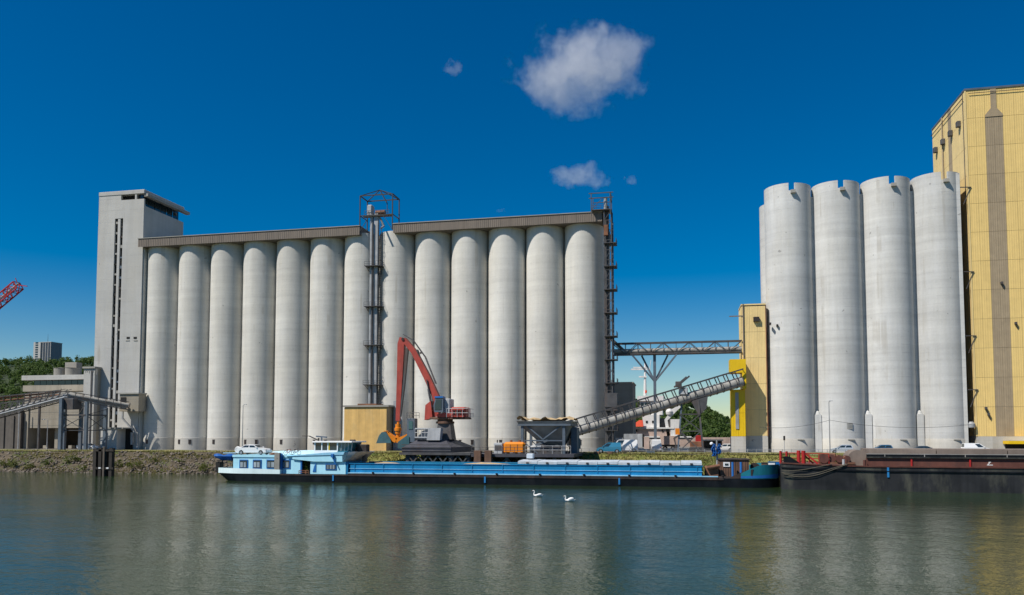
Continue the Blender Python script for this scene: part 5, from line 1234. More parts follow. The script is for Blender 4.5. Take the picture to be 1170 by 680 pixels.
# ================================================================== BLUE BARGE
BY0, BY1 = 112.0, 121.4; BM = (BY0 + BY1) / 2; BH = (BY1 - BY0) / 2
bg1 = thing('cargo_barge', 'long bright blue river barge with pale cyan wheelhouse moored along the jetty', 'barge', (-29, BM, 0))
def hullgrid(name, m, xs, hb, z0, z1, par, stern=0.0, bow=0.0, shear=None, nz=5, flare=0.0):
    """side plating swept round the plan outline; hb(x) half breadth"""
    ring = [(x, -hb(x)) for x in xs] + [(x, hb(x)) for x in reversed(xs)]
    rows = []
    for j in range(nz + 1):
        t = j / nz; r = []
        for x, y in ring + [ring[0]]:
            zt = z1 if shear is None else shear(x); z = z0 + (zt - z0) * t
            xx = x
            if stern and x < xs[0] + 6: xx = x + stern * (1 - t) * (1 - (x - xs[0]) / 6)
            if bow and x > xs[-1] - 6: xx = x - bow * (1 - t) * (1 - (xs[-1] - x) / 6)
            r.append((xx, BM + y * (1 - flare * (1 - t)), z))
        rows.append(r)
    return MB().grid(rows).build(name, m, par, smooth=True)
def hb1(x):
    if x < -66: return BH * (0.62 + 0.38 * math.sin(min(1, (x + 71.5) / 5.5) * math.pi / 2))
    if x > 8: return max(.3, BH * math.cos(min(1, (x - 8) / 5.1) * math.pi / 2) ** .33)
    return BH
xsb = [-71.5 + k * .9 for k in range(7)] + [-65 + k * 5 for k in range(14)] + [5.5 + k * .75 for k in range(10)] + [12.6, 13.05]
def shear1(x): return 1.22 + (0 if x < 5 else .35 * ((x - 5) / 8) ** 1.5)
hull = hullgrid('hull', 'black', xsb, hb1, -1.2, 1.2, bg1, stern=3.2, shear=shear1)
ring = [(x, BM - hb1(x) + .05) for x in xsb] + [(x, BM + hb1(x) - .05) for x in reversed(xsb)]
MB().add([(x, y, shear1(x) - .06) for x, y in ring], [tuple(range(len(ring)))]).build('deck', 'rail', bg1)
# rubbing strake and stern bulwark
hullgrid('rubbing_strake', 'rail', [x for x in xsb if -60.6 < x < 6], lambda x: hb1(x) + .07, 1.0, 1.24, bg1, nz=1)
stx = [x for x in xsb if x <= -59.9]
hullgrid('stern_bulwark', 'cyan2', stx, lambda x: hb1(x) + .05, 1.2, 2.0, bg1, nz=2, shear=lambda x: 2.0 if x < -62 else 1.85)
bwx = [x for x in xsb if x > 7.5]
o = hullgrid('bow_bulwark', 'teal', bwx, lambda x: hb1(x) + .04, 1.2, 3.0, bg1, nz=3, shear=lambda x: 1.55 + 1.55 * min(1, max(0, (x - 7.2) / 3.2)) ** .8)
hullgrid('bow_stripe', 'frame_blue', bwx, lambda x: hb1(x) + .06, 1.3, 1.6, bg1, nz=1, shear=lambda x: shear1(x) + .28)
MB().prism([(6.0, 1.25), (9.2, 1.35), (9.4, 2.5), (8.6, 2.4)], BY0 + .05, BY0 + .15).build('bow_wing', 'rail', bg1)
# cargo hold coaming
kx0, kx1 = at(397, 535, BY0).x, at(803, 535, BY0).x; CYn, CYf = BY0 + .75, BY1 - .75; CZ = 2.8
co = MB().box(kx0, kx1, CYn, CYn + .12, 1.2, CZ).box(kx0, kx1, CYf - .12, CYf, 1.2, CZ).box(kx0, kx0 + .12, CYn, CYf, 1.2, CZ).box(kx1 - .12, kx1, CYn, CYf, 1.2, CZ).build('hold_coaming', 'blue', bg1)
MB().box(kx0 - .05, kx1 + .05, CYn - .1, CYn + .16, CZ, CZ + .1).build('coaming_rail', 'blue', bg1)
MB().box(kx0 - .05, kx1 + .05, CYf - .16, CYf + .2, CZ, CZ + .12).build('coaming_rail', 'blue', bg1)
MB().box(kx0, kx1 + 2, CYn - .62, CYn - .002, 1.40, 1.52).build('side_ledge', 'bluel', bg1)
MB().box(kx0, kx1, CYn - .1, CYn - .002, 2.08, 2.13).build('stiffener', 'bluel', bg1)
MB().box(kx0, kx1 + 2, CYn - .62, CYn - .55, 1.23, 1.40).build('ledge_skirt', 'rail', bg1)
pm = None
for k in range(12):
    x = kx0 + .8 + (kx1 - kx0 - 1.6) * k / 11
    if pm is None: o = MB().prism([(0, 1.75), (.09, 1.75), (.09, CZ), (0, CZ)], -.1, 0).build('coaming_rib', 'blue', bg1, local=True); pm = o.data
    else: o = inst(pm, 'coaming_rib', bg1, (0, 0, 0))
    o.location = Vector((x, CYn - .003, 0)) - bg1.location
for k in range(9):
    x = kx0 + 4 + k * 6.3; MB().tube((x, BY0 + .12, 1.2), (x, BY0 + .12, 1.55), .14, n=10).lathe([(.2, 0), (.2, .08), (0, .1)], (x, BY0 + .12, 1.55), 10).build('bollard', 'rail', bg1)
# hatch covers on the forward half, grain in the open half
hx0_, hx1_ = at(592, 522, BY0 + 1).x, at(802, 522, BY0 + 1).x; nh = 9
for k in range(nh):
    w_ = (hx1_ - hx0_) / nh; x = hx0_ + k * w_; zc = CZ + .14
    m = MB(); a0 = [(CYn - .1, 0), (CYn - .1, .34), (CYn + .9, .44), (BM, .52), (CYf - .9, .44), (CYf + .1, .34), (CYf + .1, 0)]
    h = .0 if k % 2 else .05
    m.grid([[(x + .03, y, zc + z + h) for y, z in a0], [(x + w_ - .03, y, zc + z + h) for y, z in a0]])
    for xx in (x + .03, x + w_ - .03): m.add([(xx, y, zc + z + h) for y, z in a0], [tuple(range(7))])
    hc = m.build('hatch_cover', 'hatch', bg1)
    MB().bbox(x + w_ / 2 - .18, x + w_ / 2 + .18, CYn - .22, CYn - .1, zc + .12, zc + .3, .03).build('hatch_clip', 'rail', hc)
MB().bbox(hx0_ + .8, hx0_ + 1.8, BM - 1.5, BM - .5, CZ + .9, CZ + 1.6, .1).build('hatch_winch', 'hatch', bg1)
rows = []
for j in range(12):
    r = []
    for i in range(60):
        x = kx0 + .2 + (hx0_ - kx0) * i / 59; y = CYn + .14 + (CYf - CYn - .28) * j / 11
        hump = .75 * math.sin(math.pi * j / 11) * (.55 + .45 * math.sin(i / 59 * 9.4 + .6)) * min(1, i / 8)
        r.append((x, y, 2.25 + hump + .1 * mnoise.noise(Vector((x, y, 0)))))
    rows.append(r)
tag(MB().grid(rows).build('grain_cargo', 'grain', smooth=True), 'heaped tan grain filling the open half of the blue barge hold', 'grain')
# accommodation
ax0, ax1, ay = at(266.5, 527, BY0 + 1).x, at(355, 527, BY0 + 1).x, BY0 + 1.0
AZ = at(300, 519.8, ay).z
acc = MB().box(ax0, ax1 - 1.7, ay, BY1 - 1, 1.2, AZ - .35).build('deckhouse', 'cyan', bg1)
MB().box(ax0 - .1, ax1 - .6, ay - .12, BY1 - .9, AZ - .35, AZ).build('deckhouse_roof', 'cyan', bg1)
for u0, u1 in ((273.8, 283.3), (289.2, 298.8), (304.8, 315.2), (321.5, 331.8)):
    a, b = at(u0, 525, ay), at(u1, 535.3, ay)
    wn = MB().box(a.x, b.x, ay - .09, ay - .002, b.z, a.z).build('window_frame', 'frame_blue', acc)
    MB().box(a.x + .13, b.x - .13, ay - .12, ay - .092, b.z + .12, a.z - .14).build('pane', 'glass', acc)
    cw_ = (b.x - a.x - .36) / 2
    for k in range(2): MB().box(a.x + .2 + k * (cw_ + .05), a.x + .16 + cw_ * (.9 + k), ay - .15, ay - .125, b.z + .2, a.z - .4).build('curtain', 'curtain', acc)
MB().box(ax1 - 1.65, ax1 - .1, ay + .7, ay + .8, 1.25, AZ - .4).build('doorway', 'dark', acc)
MB().box(ax1 - 1.68, ax1 - 1.45, ay - .05, ay + .3, 1.25, AZ - .36).build('door_frame', 'frame_blue', acc)
pl = MB(); rs = random.Random(6)
for k in range(60):
    p = Vector((ax1 - .95 + rs.gauss(0, .16), ay + .45 + rs.uniform(-.2, .2), rs.uniform(1.7, 3.4))); a = Vector((rs.gauss(0, 1), rs.gauss(0, 1), rs.gauss(0, 1))).normalized() * .14; b = Vector((rs.gauss(0, 1), rs.gauss(0, 1), rs.gauss(0, 1))).normalized() * .14
    pl.add([p - a, p + b, p + a, p - b], [(0, 1, 2, 3)])
pt = thing('potted_plant', 'green potted plant standing in the dark doorway of the barge deckhouse', 'plant', (ax1 - .95, ay + .45, 1.2)); pl.build('foliage', 'leaf', pt)
MB().lathe([(.16, 0), (.22, .5), (.18, .52)], (ax1 - .95, ay + .45, 1.2), 12).build('pot', 'rust', pt, smooth=True)
# wheelhouse block
wx0, wx1 = at(354.5, 534, ay).x, at(388.5, 534, ay).x; WZ = at(370, 527.5, ay).z
wl = MB().box(wx0, wx1 + .9, ay + .02, BY1 - 1.05, 1.2, WZ).build('wheelhouse_base', 'cyan', bg1)
MB().box(wx1 + .92, wx1 + 1.2, ay + .1, BY1 - 1.1, 1.2, WZ).build('front_bulkhead', 'blue', bg1)  # end face of the cyan block; its shade put into the darker blue
a, b = at(372, 529.8, ay), at(384.5, 537, ay); MB().box(a.x, b.x, ay - .06, ay + .015, b.z, a.z).build('window_frame', 'frame_blue', wl); MB().box(a.x + .12, b.x - .12, ay - .09, ay - .062, b.z + .12, a.z - .12).build('pane', 'glass', wl)
for k in range(3): x = a.x + .25 + k * .48; MB().box(x, x + .3, ay - .11, ay - .092, b.z + .15, b.z + .75).build('curtain', 'curtain', wl)
a = at(356, 536, ay); MB().prism([(a.x + .2, a.z - .4), (a.x + .75, a.z - .4), (a.x + .75, a.z + .9), (a.x + .45, a.z + .5)], ay - .05, ay + .01).build('blue_fin', 'frame_blue', wl)
# upper bridge: tapering blue and cyan deck with sloping side
z0_ = WZ + .02; zU = at(360, 517, ay).z
ux0, ux1 = at(335, 523, ay).x, at(389, 520, ay).x
MB().prism([(ux0 + 3.5, z0_), (ux1 + .4, z0_), (ux1 + .4, zU - .35), (ux0, zU - .62), (ux0, z0_ + .35)], ay - .25, BY1 - .75).build('bridge_deck', 'cyan', bg1)
MB().prism([(ux0 - 1, zU - .58), (ux1 + .6, zU - .32), (ux1 + .8, zU + .12), (ux0 + 5.2, zU - .02)], ay - .35, BY1 - .65).build('bridge_bulwark', 'bluel', bg1)
MB().prism([(ux0 - 5.5, AZ + .02), (ux0 + 4.0, AZ + .02), (ux0 + 4.4, AZ + .75), (ux0 - 5.2, AZ + .55)], BM - .5, BY1 - 1.3).build('sun_deck', 'cyan2', bg1)
# flared front apron
fx0, fx1 = ux1 + .42, at(415.5, 520, ay + 1).x
zt_, zb_ = at(400, 516.3, ay).z, at(400, 528, ay).z
m = MB(); nn = 8; rows = []
for j in range(nn + 1):
    t = j / nn
    r = []
    for i in range(9):
        s = i / 8; ang = math.pi * (s - .5); yy = BM + (BH - .75) * math.sin(ang); bulge = math.cos(ang) ** .6 if abs(s - .5) < .4999 else 0
        x = fx0 + (.25 + (fx1 - fx0 - .25) * t ** .8) * (.35 + .65 * bulge); r.append((x, yy, zb_ + (zt_ - zb_) * t))
    rows.append(r)
m.grid(rows); m.build('bridge_apron', 'lgrey', bg1, smooth=True)
MB().add([(*rows[-1][i][:2], zt_ - .02) for i in range(9)], [tuple(range(9))]).build('apron_deck', 'lgrey', bg1)
for u, s in ((405, .45), (413, .5), (418, .42)): p = at(u, 514, BM); MB().bbox(p.x - s, p.x + s, BM - .6, BM + .6, zt_ + .0, zt_ + .7 + .4 * (u > 410), .1).build('deck_locker', 'rail', bg1)
p = at(417, 522, BM); MB().bbox(p.x - .3, p.x + .3, BM - .4, BM + .4, 3.0, zt_ + .1, .08).build('vent_trunk', 'steel', bg1)
# wheelhouse
hx0w, hx1w = at(360.8, 510, ay + 1.5).x, at(387.5, 510, ay + 1.5).x; zs0, zs1 = zU - .1, at(375, 505.6, ay + 1.5).z; yw0, yw1 = ay + 1.0, BY1 - 2.2
wh = MB().box(hx0w, hx1w, yw0, yw1, zs0, zs0 + .42).build('wheelhouse', 'white', bg1)
for x in (hx0w, hx0w + 1.15, hx0w + 2.15, hx1w - .16):
    for y in (yw0, yw1 - .16): MB().box(x, x + .16, y, y + .16, zs0 + .42, zs1).build('mullion', 'white', wh)
MB().box(hx0w + .08, hx1w - .05, yw0 + .08, yw0 + .12, zs0 + .42, zs1).build('window_band', 'glass', wh); MB().box(hx0w + .08, hx0w + .12, yw0 + .14, yw1, zs0 + .42, zs1).build('window_band', 'glass', wh)
MB().box(hx0w + .1, hx1w, yw1 - .14, yw1 - .1, zs0 + .42, zs1).build('window_band', 'glass', wh)
MB().box(hx0w + 2.32, hx0w + 2.5, yw0 + .03, yw0 + .07, zs0 + .3, zs1).build('curtain', 'ybright', wh)
xf = at(402, 512, ay + 1.5).x
MB().add([(hx1w, yw0 + .1, zs0), (xf - .3, yw0 + .9, zs0), (xf - .3, yw1 - .9, zs0), (hx1w, yw1 - .1, zs0), (hx1w, yw0 + .1, zs1), (xf, yw0 + .9, zs1), (xf, yw1 - .9, zs1), (hx1w, yw1 - .1, zs1)], [(0, 1, 5, 4), (1, 2, 6, 5), (2, 3, 7, 6)]).build('front_glazing', 'glassb', wh)
fm = MB(); n = 4
for k in range(n + 1):
    t = k / n; a = Vector((hx1w, yw0 + .08, 0)).lerp(Vector((xf - .15, yw0 + .87, 0)), t); fm.bar((a.x - .1, a.y, zs0), (a.x + .05, a.y, zs1), .1)
fm.build('mullion', 'galv', wh)
MB().add([(hx1w, yw0 - .1, zs0 - .05), (xf - .2, yw0 + .8, zs0 - .05), (xf - .2, yw1 - .8, zs0 - .05), (hx1w, yw1 + .1, zs0 - .05), (hx1w, yw0 - .1, zs0 + .3), (xf - .2, yw0 + .8, zs0 + .3), (xf - .2, yw1 - .8, zs0 + .3), (hx1w, yw1 + .1, zs0 + .3)], [(0, 1, 5, 4), (1, 2, 6, 5), (2, 3, 7, 6), (4, 5, 6, 7)]).build('glazing_sill', 'teal', wh)
MB().bbox(hx0w - .25, xf + .35, yw0 - .25, yw1 + .25, zs1, zs1 + .22, .06).build('wheelhouse_roof', 'white', wh)
an = MB(); p = at(360, 503, BM); an.bar((p.x - 1.0, BM, zs1 + 1.0), (p.x + .6, BM, zs1 + .3), .14); an.tube((p.x + .6, BM, zs1 + .2), (p.x + .6, BM, zs1 + .7), .12, n=8); an.bar((p.x - 2.2, BM, zs1 + 1.0), (p.x - .9, BM, zs1 + 1.0), .1)
an.build('folded_mast', 'rail', wh); MB().bar((p.x + .2, BM, zs1 + .95), (p.x + 2.0, BM, zs1 + .8), .3, .22).tube((p.x + 1.1, BM, zs1 + .2), (p.x + 1.1, BM, zs1 + .8), .14, n=8).build('radar', 'steelb', wh)
p = at(403, 504, BM); MB().bbox(p.x - .4, p.x + .4, BM - .3, BM + .3, zs1 + .2, zs1 + .45, .06).build('horn', 'rail', wh)
p = at(380.5, 520, ay - .3); nl = MB().bbox(p.x - .22, p.x + .22, ay - .65, ay - .3, p.z - .35, p.z + .2, .06); nl.bar((p.x, ay - .45, p.z - .3), (p.x + .5, ay - .4, p.z - 1.4), .16); nl.build('search_lamp', 'frame_blue', bg1)
# dark spud post beside the deckhouse
p, q = at(314.3, 517.5, BY0 + .4), at(319.6, 541, BY0 + .4)
sp = MB().box(p.x, q.x, BY0 + .2, BY0 + .85, .9, p.z).build('spud_post', 'slab', bg1, label='weathered grey square spud post'); MB().box(q.x, q.x + .25, BY0 + .5, BY0 + .8, 1.2, p.z - .1).build('post_guide', 'frame_blue', sp)
railing(MB(), [(ax0 - .2, BY0 + 1.6, 1.2), (ax0 - 2.4, BY0 + 2.4, 1.2)], 1.5, .9, .04).build('stern_railing', 'steel', bg1)
railing(MB(), [(at(341, 540, BY0).x, BY0 + .15, 1.2), (at(352, 540, BY0).x, BY0 + .15, 1.2)], .55, 1.4, .05).build('gangway_post', 'rust', bg1)
for u in (380.5, 707.5, 554): p = at(u, 545.5, BY0 - .1); MB().box(p.x - .12, p.x + .12, BY0 - .12, BY0 - .02, .25, 1.15).build('draught_mark', 'markblue', bg1)
# fore deck: brown deckhouse, blue posts, derrick post
p, q = at(822.5, 525.5, BY0 + 2), at(856, 541, BY0 + 2)
fh = MB().box(p.x, q.x, BY0 + 2, BY1 - 2, 1.2, p.z).build('fore_deckhouse', 'brown', bg1)
MB().box(p.x - .15, q.x + .15, BY0 + 1.85, BY1 - 1.85, p.z, p.z + .12).build('fore_roof', 'rail', fh)
for k in range(12): x = p.x + .1 + k * (q.x - p.x) / 12; MB().box(x, x + .04, BY0 + 1.96, BY0 + 1.998, 1.3, p.z - .1).build('board_joint', 'rail', fh)
a, b = at(826.3, 528, BY0 + 2), at(834, 533.3, BY0 + 2); MB().box(a.x, b.x, BY0 + 1.9, BY0 + 1.955, b.z, a.z).build('window_frame', 'white', fh); MB().box(a.x + .2, b.x - .2, BY0 + 1.86, BY0 + 1.895, b.z + .18, a.z - .18).build('pane', 'glass', fh)
for u, v0, v1 in ((837, 528, 541), (846.5, 528, 536)): a, b = at(u, v0, BY0 + 1.2), at(u, v1, BY0 + 1.2); MB().tube((a.x, BY0 + 1.2, 1.2), (a.x, BY0 + 1.2, a.z), .16, n=10).build('mooring_post', 'frame_blue', bg1, smooth=True)
p = at(819, 503, BM - 2); MB().tube((p.x, BM - 2, 1.2), (p.x, BM - 2, p.z), .16, .12, n=10).build('derrick_post', 'galv', bg1, smooth=True)
MB().lathe([(0, 0), (.22, .06), (.26, .22), (.12, .4), (0, .42)], (at(813, 505, BM - 2).x, BM - 2, at(813, 506, BM - 2).z - .3), 12).build('post_lamp', 'white', bg1, smooth=True)
m = MB().bbox(kx1 + .4, kx1 + 2.2, BM - 3, BM + 2, 1.3, 2.7, .1); m.tube((kx1 + .6, BM - 3.3, 2.6), (kx1 + 2.3, BM - 3.3, 2.9), .25, n=8); m.build('hatch_crane', 'rust', bg1)
for u, s in ((815.5, 1), (821.5, .8)):
    a = at(u, 507, BM - 2); rows = []
    for j in range(9):
        t = j / 8; wd_ = (.12 + .2 * math.sin(t * 2.6)) * s
        rows.append([(a.x + (k / 6 - .5) * 2 * wd_ + .08 * math.sin(j * 1.3), BM - 2.3 + .18 * math.sin(k * 2.1 + j), a.z - t * 1.75 * s) for k in range(7)])
    o = MB().grid(rows).build('hanging_cover', 'tarp', smooth=True); sm = o.modifiers.new('thick', 'SOLIDIFY'); sm.thickness = .04
    tag(o, ('longer' if s == 1 else 'shorter') + ' blue cloth hanging from the grey post on the barge foredeck', 'cloth', 'blue cloths on the barge post')
# bow gear
for u, v, w_, m_, nm, lab in ((862, 534, .5, 'rust', 'mooring_winch', 'rusty mooring winch on the bow of the blue barge'), (881, 532, .45, 'white', 'deck_box', 'small white box on the bow of the blue barge'), (889, 531, .4, 'frame_blue', 'deck_crate', 'blue crate with tan top on the tip of the barge bow'), (873, 533, .4, 'brown', 'deck_crate', 'brown crate among the gear on the barge bow')):
    x = gx(u, BM - .3); zt__ = at(u, v - 3.5, BM - .3).z; t = thing(nm, lab, 'deck gear', (x, BM - .3, shear1(x)))
    if nm == 'mooring_winch':
        MB().tube((x, BM - 1.2, zt__ - .4), (x, BM + .6, zt__ - .4), .42, n=14).build('drum', m_, t, smooth=True)
        for y in (BM - 1.2, BM + .6): MB().tube((x, y - .05, zt__ - .4), (x, y + .05, zt__ - .4), .6, n=14).build('flange', 'rail', t)
        MB().box(x - .7, x + .7, BM - 1.3, BM + .7, shear1(x) - .05, zt__ - .8).build('bed', 'rail', t)
    else:
        MB().bbox(x - w_, x + w_, BM - .7, BM + .1, shear1(x) - .05, zt__, .05).build('box', m_, t); MB().bbox(x - w_ - .03, x + w_ + .03, BM - .73, BM + .13, zt__ + .01, zt__ + .15, .03).build('lid', 'grain' if u > 885 else ('carblue' if u > 880 else 'rail'), t)
# things carried on the barge
car('deck_car', 'white coupe parked on the deckhouse roof of the blue barge', 'car', (at(293, 515, BM - 1.5).x, BM - 2.2, AZ + .01), 0, 'carwhite', 'sedan').scale = (1.1, 1.1, 1.1)
tb = thing('tender_boat', 'small boat under a blue tarpaulin on the barge stern', 'boat', (at(257, 523, BM).x, BM - 1, 3.0)); x = at(257, 523, BM - 1).x
rows = []
for j in range(6):
    t = j / 5
    rows.append([(x - 1.9 + 3.6 * k / 10, BM - 1 + (t * 2 - 1) * .95 * math.sin(min(1, (k + .6) / 7) * math.pi / 2), 3.75 + .45 * math.sin(math.pi * t) * (.7 + .3 * math.sin(k))) for k in range(11)])
MB().grid(rows).build('tarpaulin', 'tarp', tb, smooth=True)
rows = []
for j in range(7):
    a = math.pi * j / 6
    rows.append([(x - 1.75 + 3.4 * k / 10, BM - 1 - math.cos(a) * .9 * math.sin(min(1, (k + .6) / 7) * math.pi / 2), 3.8 - .75 * math.sin(a) * min(1, (k + 2) / 6)) for k in range(11)])
MB().grid(rows).build('boat_hull', 'tarp', tb, smooth=True)
dv = MB()
for xx in (x - .9, x + 1.0): dv.tube((xx, BM - .2, 1.2), (xx, BM - .2, 3.2), .12, n=8); dv.bar((xx, BM - 1.8, 3.1), (xx, BM, 3.1), .14)
MB().bbox(x - 1.3, x - .4, BM - 1.6, BM - .6, 1.2, 2.9, .1).build('outboard_motor', 'dark', tb); dv.build('davit', 'steel', tb)
lr = thing('life_ring', 'white life ring on the stern edge of the barge roof', 'life ring', (at(271.5, 511, BM).x, BM - 2.5, AZ)); x = at(272, 511, BM - 2.5).x
MB().torus((x, BM - 2.5, AZ + .75), .42, .14, 'y', 18, 8).build('ring', 'white', lr, smooth=True); MB().box(x - .05, x + .05, BM - 2.45, BM - 2.35, AZ, AZ + .8).build('stand', 'galv', lr)
MB().tube((x - 2.6, BM - 2.5, AZ + .22), (x - .3, BM - 2.5, AZ + .25), .07, n=6).build('flag_staff', 'bluel', lr)
def bicycle(x, y, z, paint, label):
    t = thing('bicycle', label, 'bicycle', (x, y, z), 0, 'bicycles on the barge roof')
    for dx in (-.5, .5): MB().torus((x + dx, y, z + .34), .32, .03, 'y', 20, 5).build('wheel', 'tyre', t)
    f = MB(); P = lambda a, b: (x + a, y, z + b)
    for a, b in ((P(-.5, .34), P(-.05, .3)), (P(-.05, .3), P(.33, .75)), (P(-.05, .3), P(-.2, .8)), (P(-.2, .75), P(.33, .78)), (P(-.5, .34), P(-.18, .72)), (P(.5, .34), P(.33, .85))): f.tube(a, b, .03, n=6)
    f.build('frame', paint, t); MB().bbox(x - .33, x - .08, y - .07, y + .07, z + .8, z + .87, .02).build('saddle', 'tyre', t); MB().tube((x + .3, y - .28, z + .92), (x + .3, y + .28, z + .92), .025, n=6).build('handlebar', 'rail', t)
bx = at(329, 516, BM - 3).x
bicycle(bx, BM - 2.8, AZ, 'red', 'red bicycle on the barge roof nearer the white car'); bicycle(bx + 1.1, BM - 2.5, AZ, 'rail', 'dark bicycle on the barge roof nearer the wheelhouse')
dt = thing('deck_clutter', 'rusty coiled gear lying on the barge roof behind the car bonnet', 'deck gear', (at(311, 516, BM - 3).x, BM - 3, AZ)); x = at(312, 516, BM - 3).x
for k in range(3): MB().torus((x + .1 * k, BM - 3 + .1 * k, AZ + .06 + .11 * k), .55 - .06 * k, .06, 'z', 20, 5).build('coil', 'rust', dt)

# ================================================================== DARK BARGE
b2 = thing('cargo_barge', 'weathered black barge with red oxide coaming moored at the right edge', 'barge', (12.75, 110.2, 0), R_(-4.5))
L2, W2 = 62.0, 11.0
def sh2(x): return 3.15 - (.0 if x > 10 else .0) + (.35 * (1 - x / 11) ** 1.5 if x < 11 else -.0 * x)
xs_ = [0, .4, 1.2, 2.5, 5, 8, 11, 16, 24, 32, 40, 50, L2]
def y2(x): return .35 * (1 - min(1, x / 2.5)) ** 2
rows = []
for j in range(8):
    t = j / 7; rows.append([(x, y2(x) - .02, -1.2 + (sh2(x) + 1.2) * t) for x in xs_])
m = MB().grid(rows); m.grid([[(0, .33, -1.2), (0, W2 - .3, -1.2)], [(0, .33, sh2(0)), (0, W2 - .3, sh2(0))]])
m.grid([[(x, W2, sh2(x)) for x in xs_], [(x, W2, -1.2) for x in xs_]]); m.grid([[(L2, 0, sh2(L2)), (L2, W2, sh2(L2))], [(L2, 0, -1.2), (L2, W2, -1.2)]])
m.build('hull', 'hull2', b2, local=True, smooth=True)
MB().grid([[(x, y2(x) + .02, sh2(x) - .08) for x in xs_], [(x, W2 - .03, sh2(x) - .08) for x in xs_]]).build('deck', 'redbrown', b2, local=True)
MB().grid([[(x, y2(x) - .14, sh2(x) - .75) for x in xs_], [(x, y2(x) - .16, sh2(x) - .62) for x in xs_], [(x, y2(x) - .02, sh2(x) - .55) for x in xs_]]).build('rubbing_strake', 'black', b2, local=True)
MB().grid([[(x, y2(x) - .12, sh2(x) - .14) for x in xs_], [(x, y2(x) - .14, sh2(x) + .02) for x in xs_], [(x, y2(x) + .1, sh2(x) + .03) for x in xs_]]).build('gunwale', 'redbrown', b2, local=True)
c0_, c1_ = 10.6, L2 - 2
cn = .9
def bx2(n, mt, *a): return MB().box(*a).build(n, mt, b2, local=True)
bx2('hold_coaming', 'redbrown', c0_, c1_, cn, cn + .15, 3.05, 4.15); bx2('hold_coaming', 'redbrown', c0_, c1_, W2 - cn - .15, W2 - cn, 3.05, 4.15); bx2('hold_coaming', 'redbrown', c0_, c0_ + .15, cn + .16, W2 - cn - .16, 3.05, 4.15)
bx2('coaming_rail', 'hull2', c0_ - .1, c1_, cn - .25, cn + .3, 4.16, 4.34); bx2('coaming_rail', 'black', c0_ - .1, c1_, cn - .1, cn + .2, 4.35, 4.62); bx2('coaming_rail', 'hull2', c0_ - .1, c1_, W2 - cn - .3, W2 - cn + .25, 4.16, 4.6)
bx2('coaming_rail', 'dusty', c0_ - .1, c1_, cn - .02, cn + .3, 4.63, 4.72)
for k in range(10): bx2('coaming_post', 'dusty', c0_ + 2 + k * 4.6, c0_ + 2.09 + k * 4.6, cn - .17, cn - .1, 4.34, 4.64)
for k in range(6): MB().prism([(c0_ + .3 + k * 8, 4.2), (c0_ + 8.2 + k * 8, 4.2), (c0_ + 8.2 + k * 8, 5.3), (c0_ + .3 + k * 8, 5.3)], cn + 1.1, W2 - cn - .4).build('hatch_cover', 'hcover', b2, local=True)
pts_ = [(c0_ - .9 + 1.25 * math.cos(R_(a)), 4.0 + 1.15 * math.sin(R_(a))) for a in range(0, 181, 15)] + [(c0_ - 2.15, 3.1), (c0_ + .35, 3.1)]
MB().prism(pts_, 2.4, 8.6).build('rolled_cover', 'hcover', b2, local=True)
for u in (1050.5, 1117): x = (gx(u, 108) - 13.35) / math.cos(R_(4.5)); bx2('frame_number_post', 'red', x - .09, x + .09, cn - .16, cn - .003, 3.1, 4.14)
x = (gx(1019, 109.5) - 13.35); bx2('draught_mark', 'markblue', x - .12, x + .12, -.14, -.035, 1.75, 3.0)
x = (gx(1140, 108) - 13.35); zz = 3.35     # white painted mark
MB().box(x - .3, x + .35, cn - .03, cn - .002, zz, zz + .08).box(x - .22, x - .1, cn - .03, cn - .002, zz + .09, zz + .2).box(x - .12, x + .02, cn - .03, cn - .002, zz + .21, zz + .33).box(x - .1, x + .15, cn - .03, cn - .002, zz + .34, zz + .42).build('painted_mark', 'white', b2, local=True)
# foredeck gear
z = sh2(1)
for xx, h, r in ((.0, 1.55, .16), (.75, 1.5, .15), (2.25, 1.62, .24), (2.85, 1.6, .26)): MB().tube((xx, .9, z - .1), (xx, .9, z + h), r, n=12).build('red_post', 'red', b2, local=True, smooth=True)
MB().bar((3.0, .9, z + 1.3), (4.6, .9, z - .1), .22).bar((3.0, 1.6, z + 1.0), (4.1, 1.6, z - .1), .2).build('post_brace', 'red', b2, local=True)
m = MB(); railing(m, [(-.1, 1.2, z), (6.0, 1.2, z - .1)], 1.3, 1.2, .06); m.build('deck_railing', 'red', b2, local=True)
MB().prism([(.35, z - .05), (2.35, z - .05), (2.2, z + .1), (1.1, z + .85), (.35, z + .85)], .5, .62).build('wave_breaker', 'black', b2, local=True)
rs = random.Random(12)
wn_ = MB()
for k in range(4):
    x = 5.4 + k * .95; yk = 2 + .4 * (k % 2)
    MB().tube((x, yk - .8, z + .55), (x, yk + 1.0, z + .55), .42 - .05 * (k % 2), n=14).build('winch_drum', 'rust', b2, local=True, smooth=True)
    for yy in (yk - .85, yk + 1.0): MB().tube((x, yy - .05, z + .55), (x, yy + .05, z + .55), .6 - .06 * k, n=16).build('winch_flange', 'redbrown', b2, local=True)
MB().box(4.9, 9.2, 1.3, 3.6, z - .15, z + .12).build('winch_bed', 'rust', b2, local=True)
MB().bbox(5.7, 6.9, 1.6, 2.8, z + .7, z + 1.25, .1).build('gear_box', 'rust', b2, local=True)
for x in (7.7, 8.0, 10.2): MB().tube((x, .55, sh2(x) - .1), (x, .55, sh2(x) + .75), .17, n=12).build('bollard', 'lgrey' if x == 7.7 else 'redbrown', b2, local=True, smooth=True)
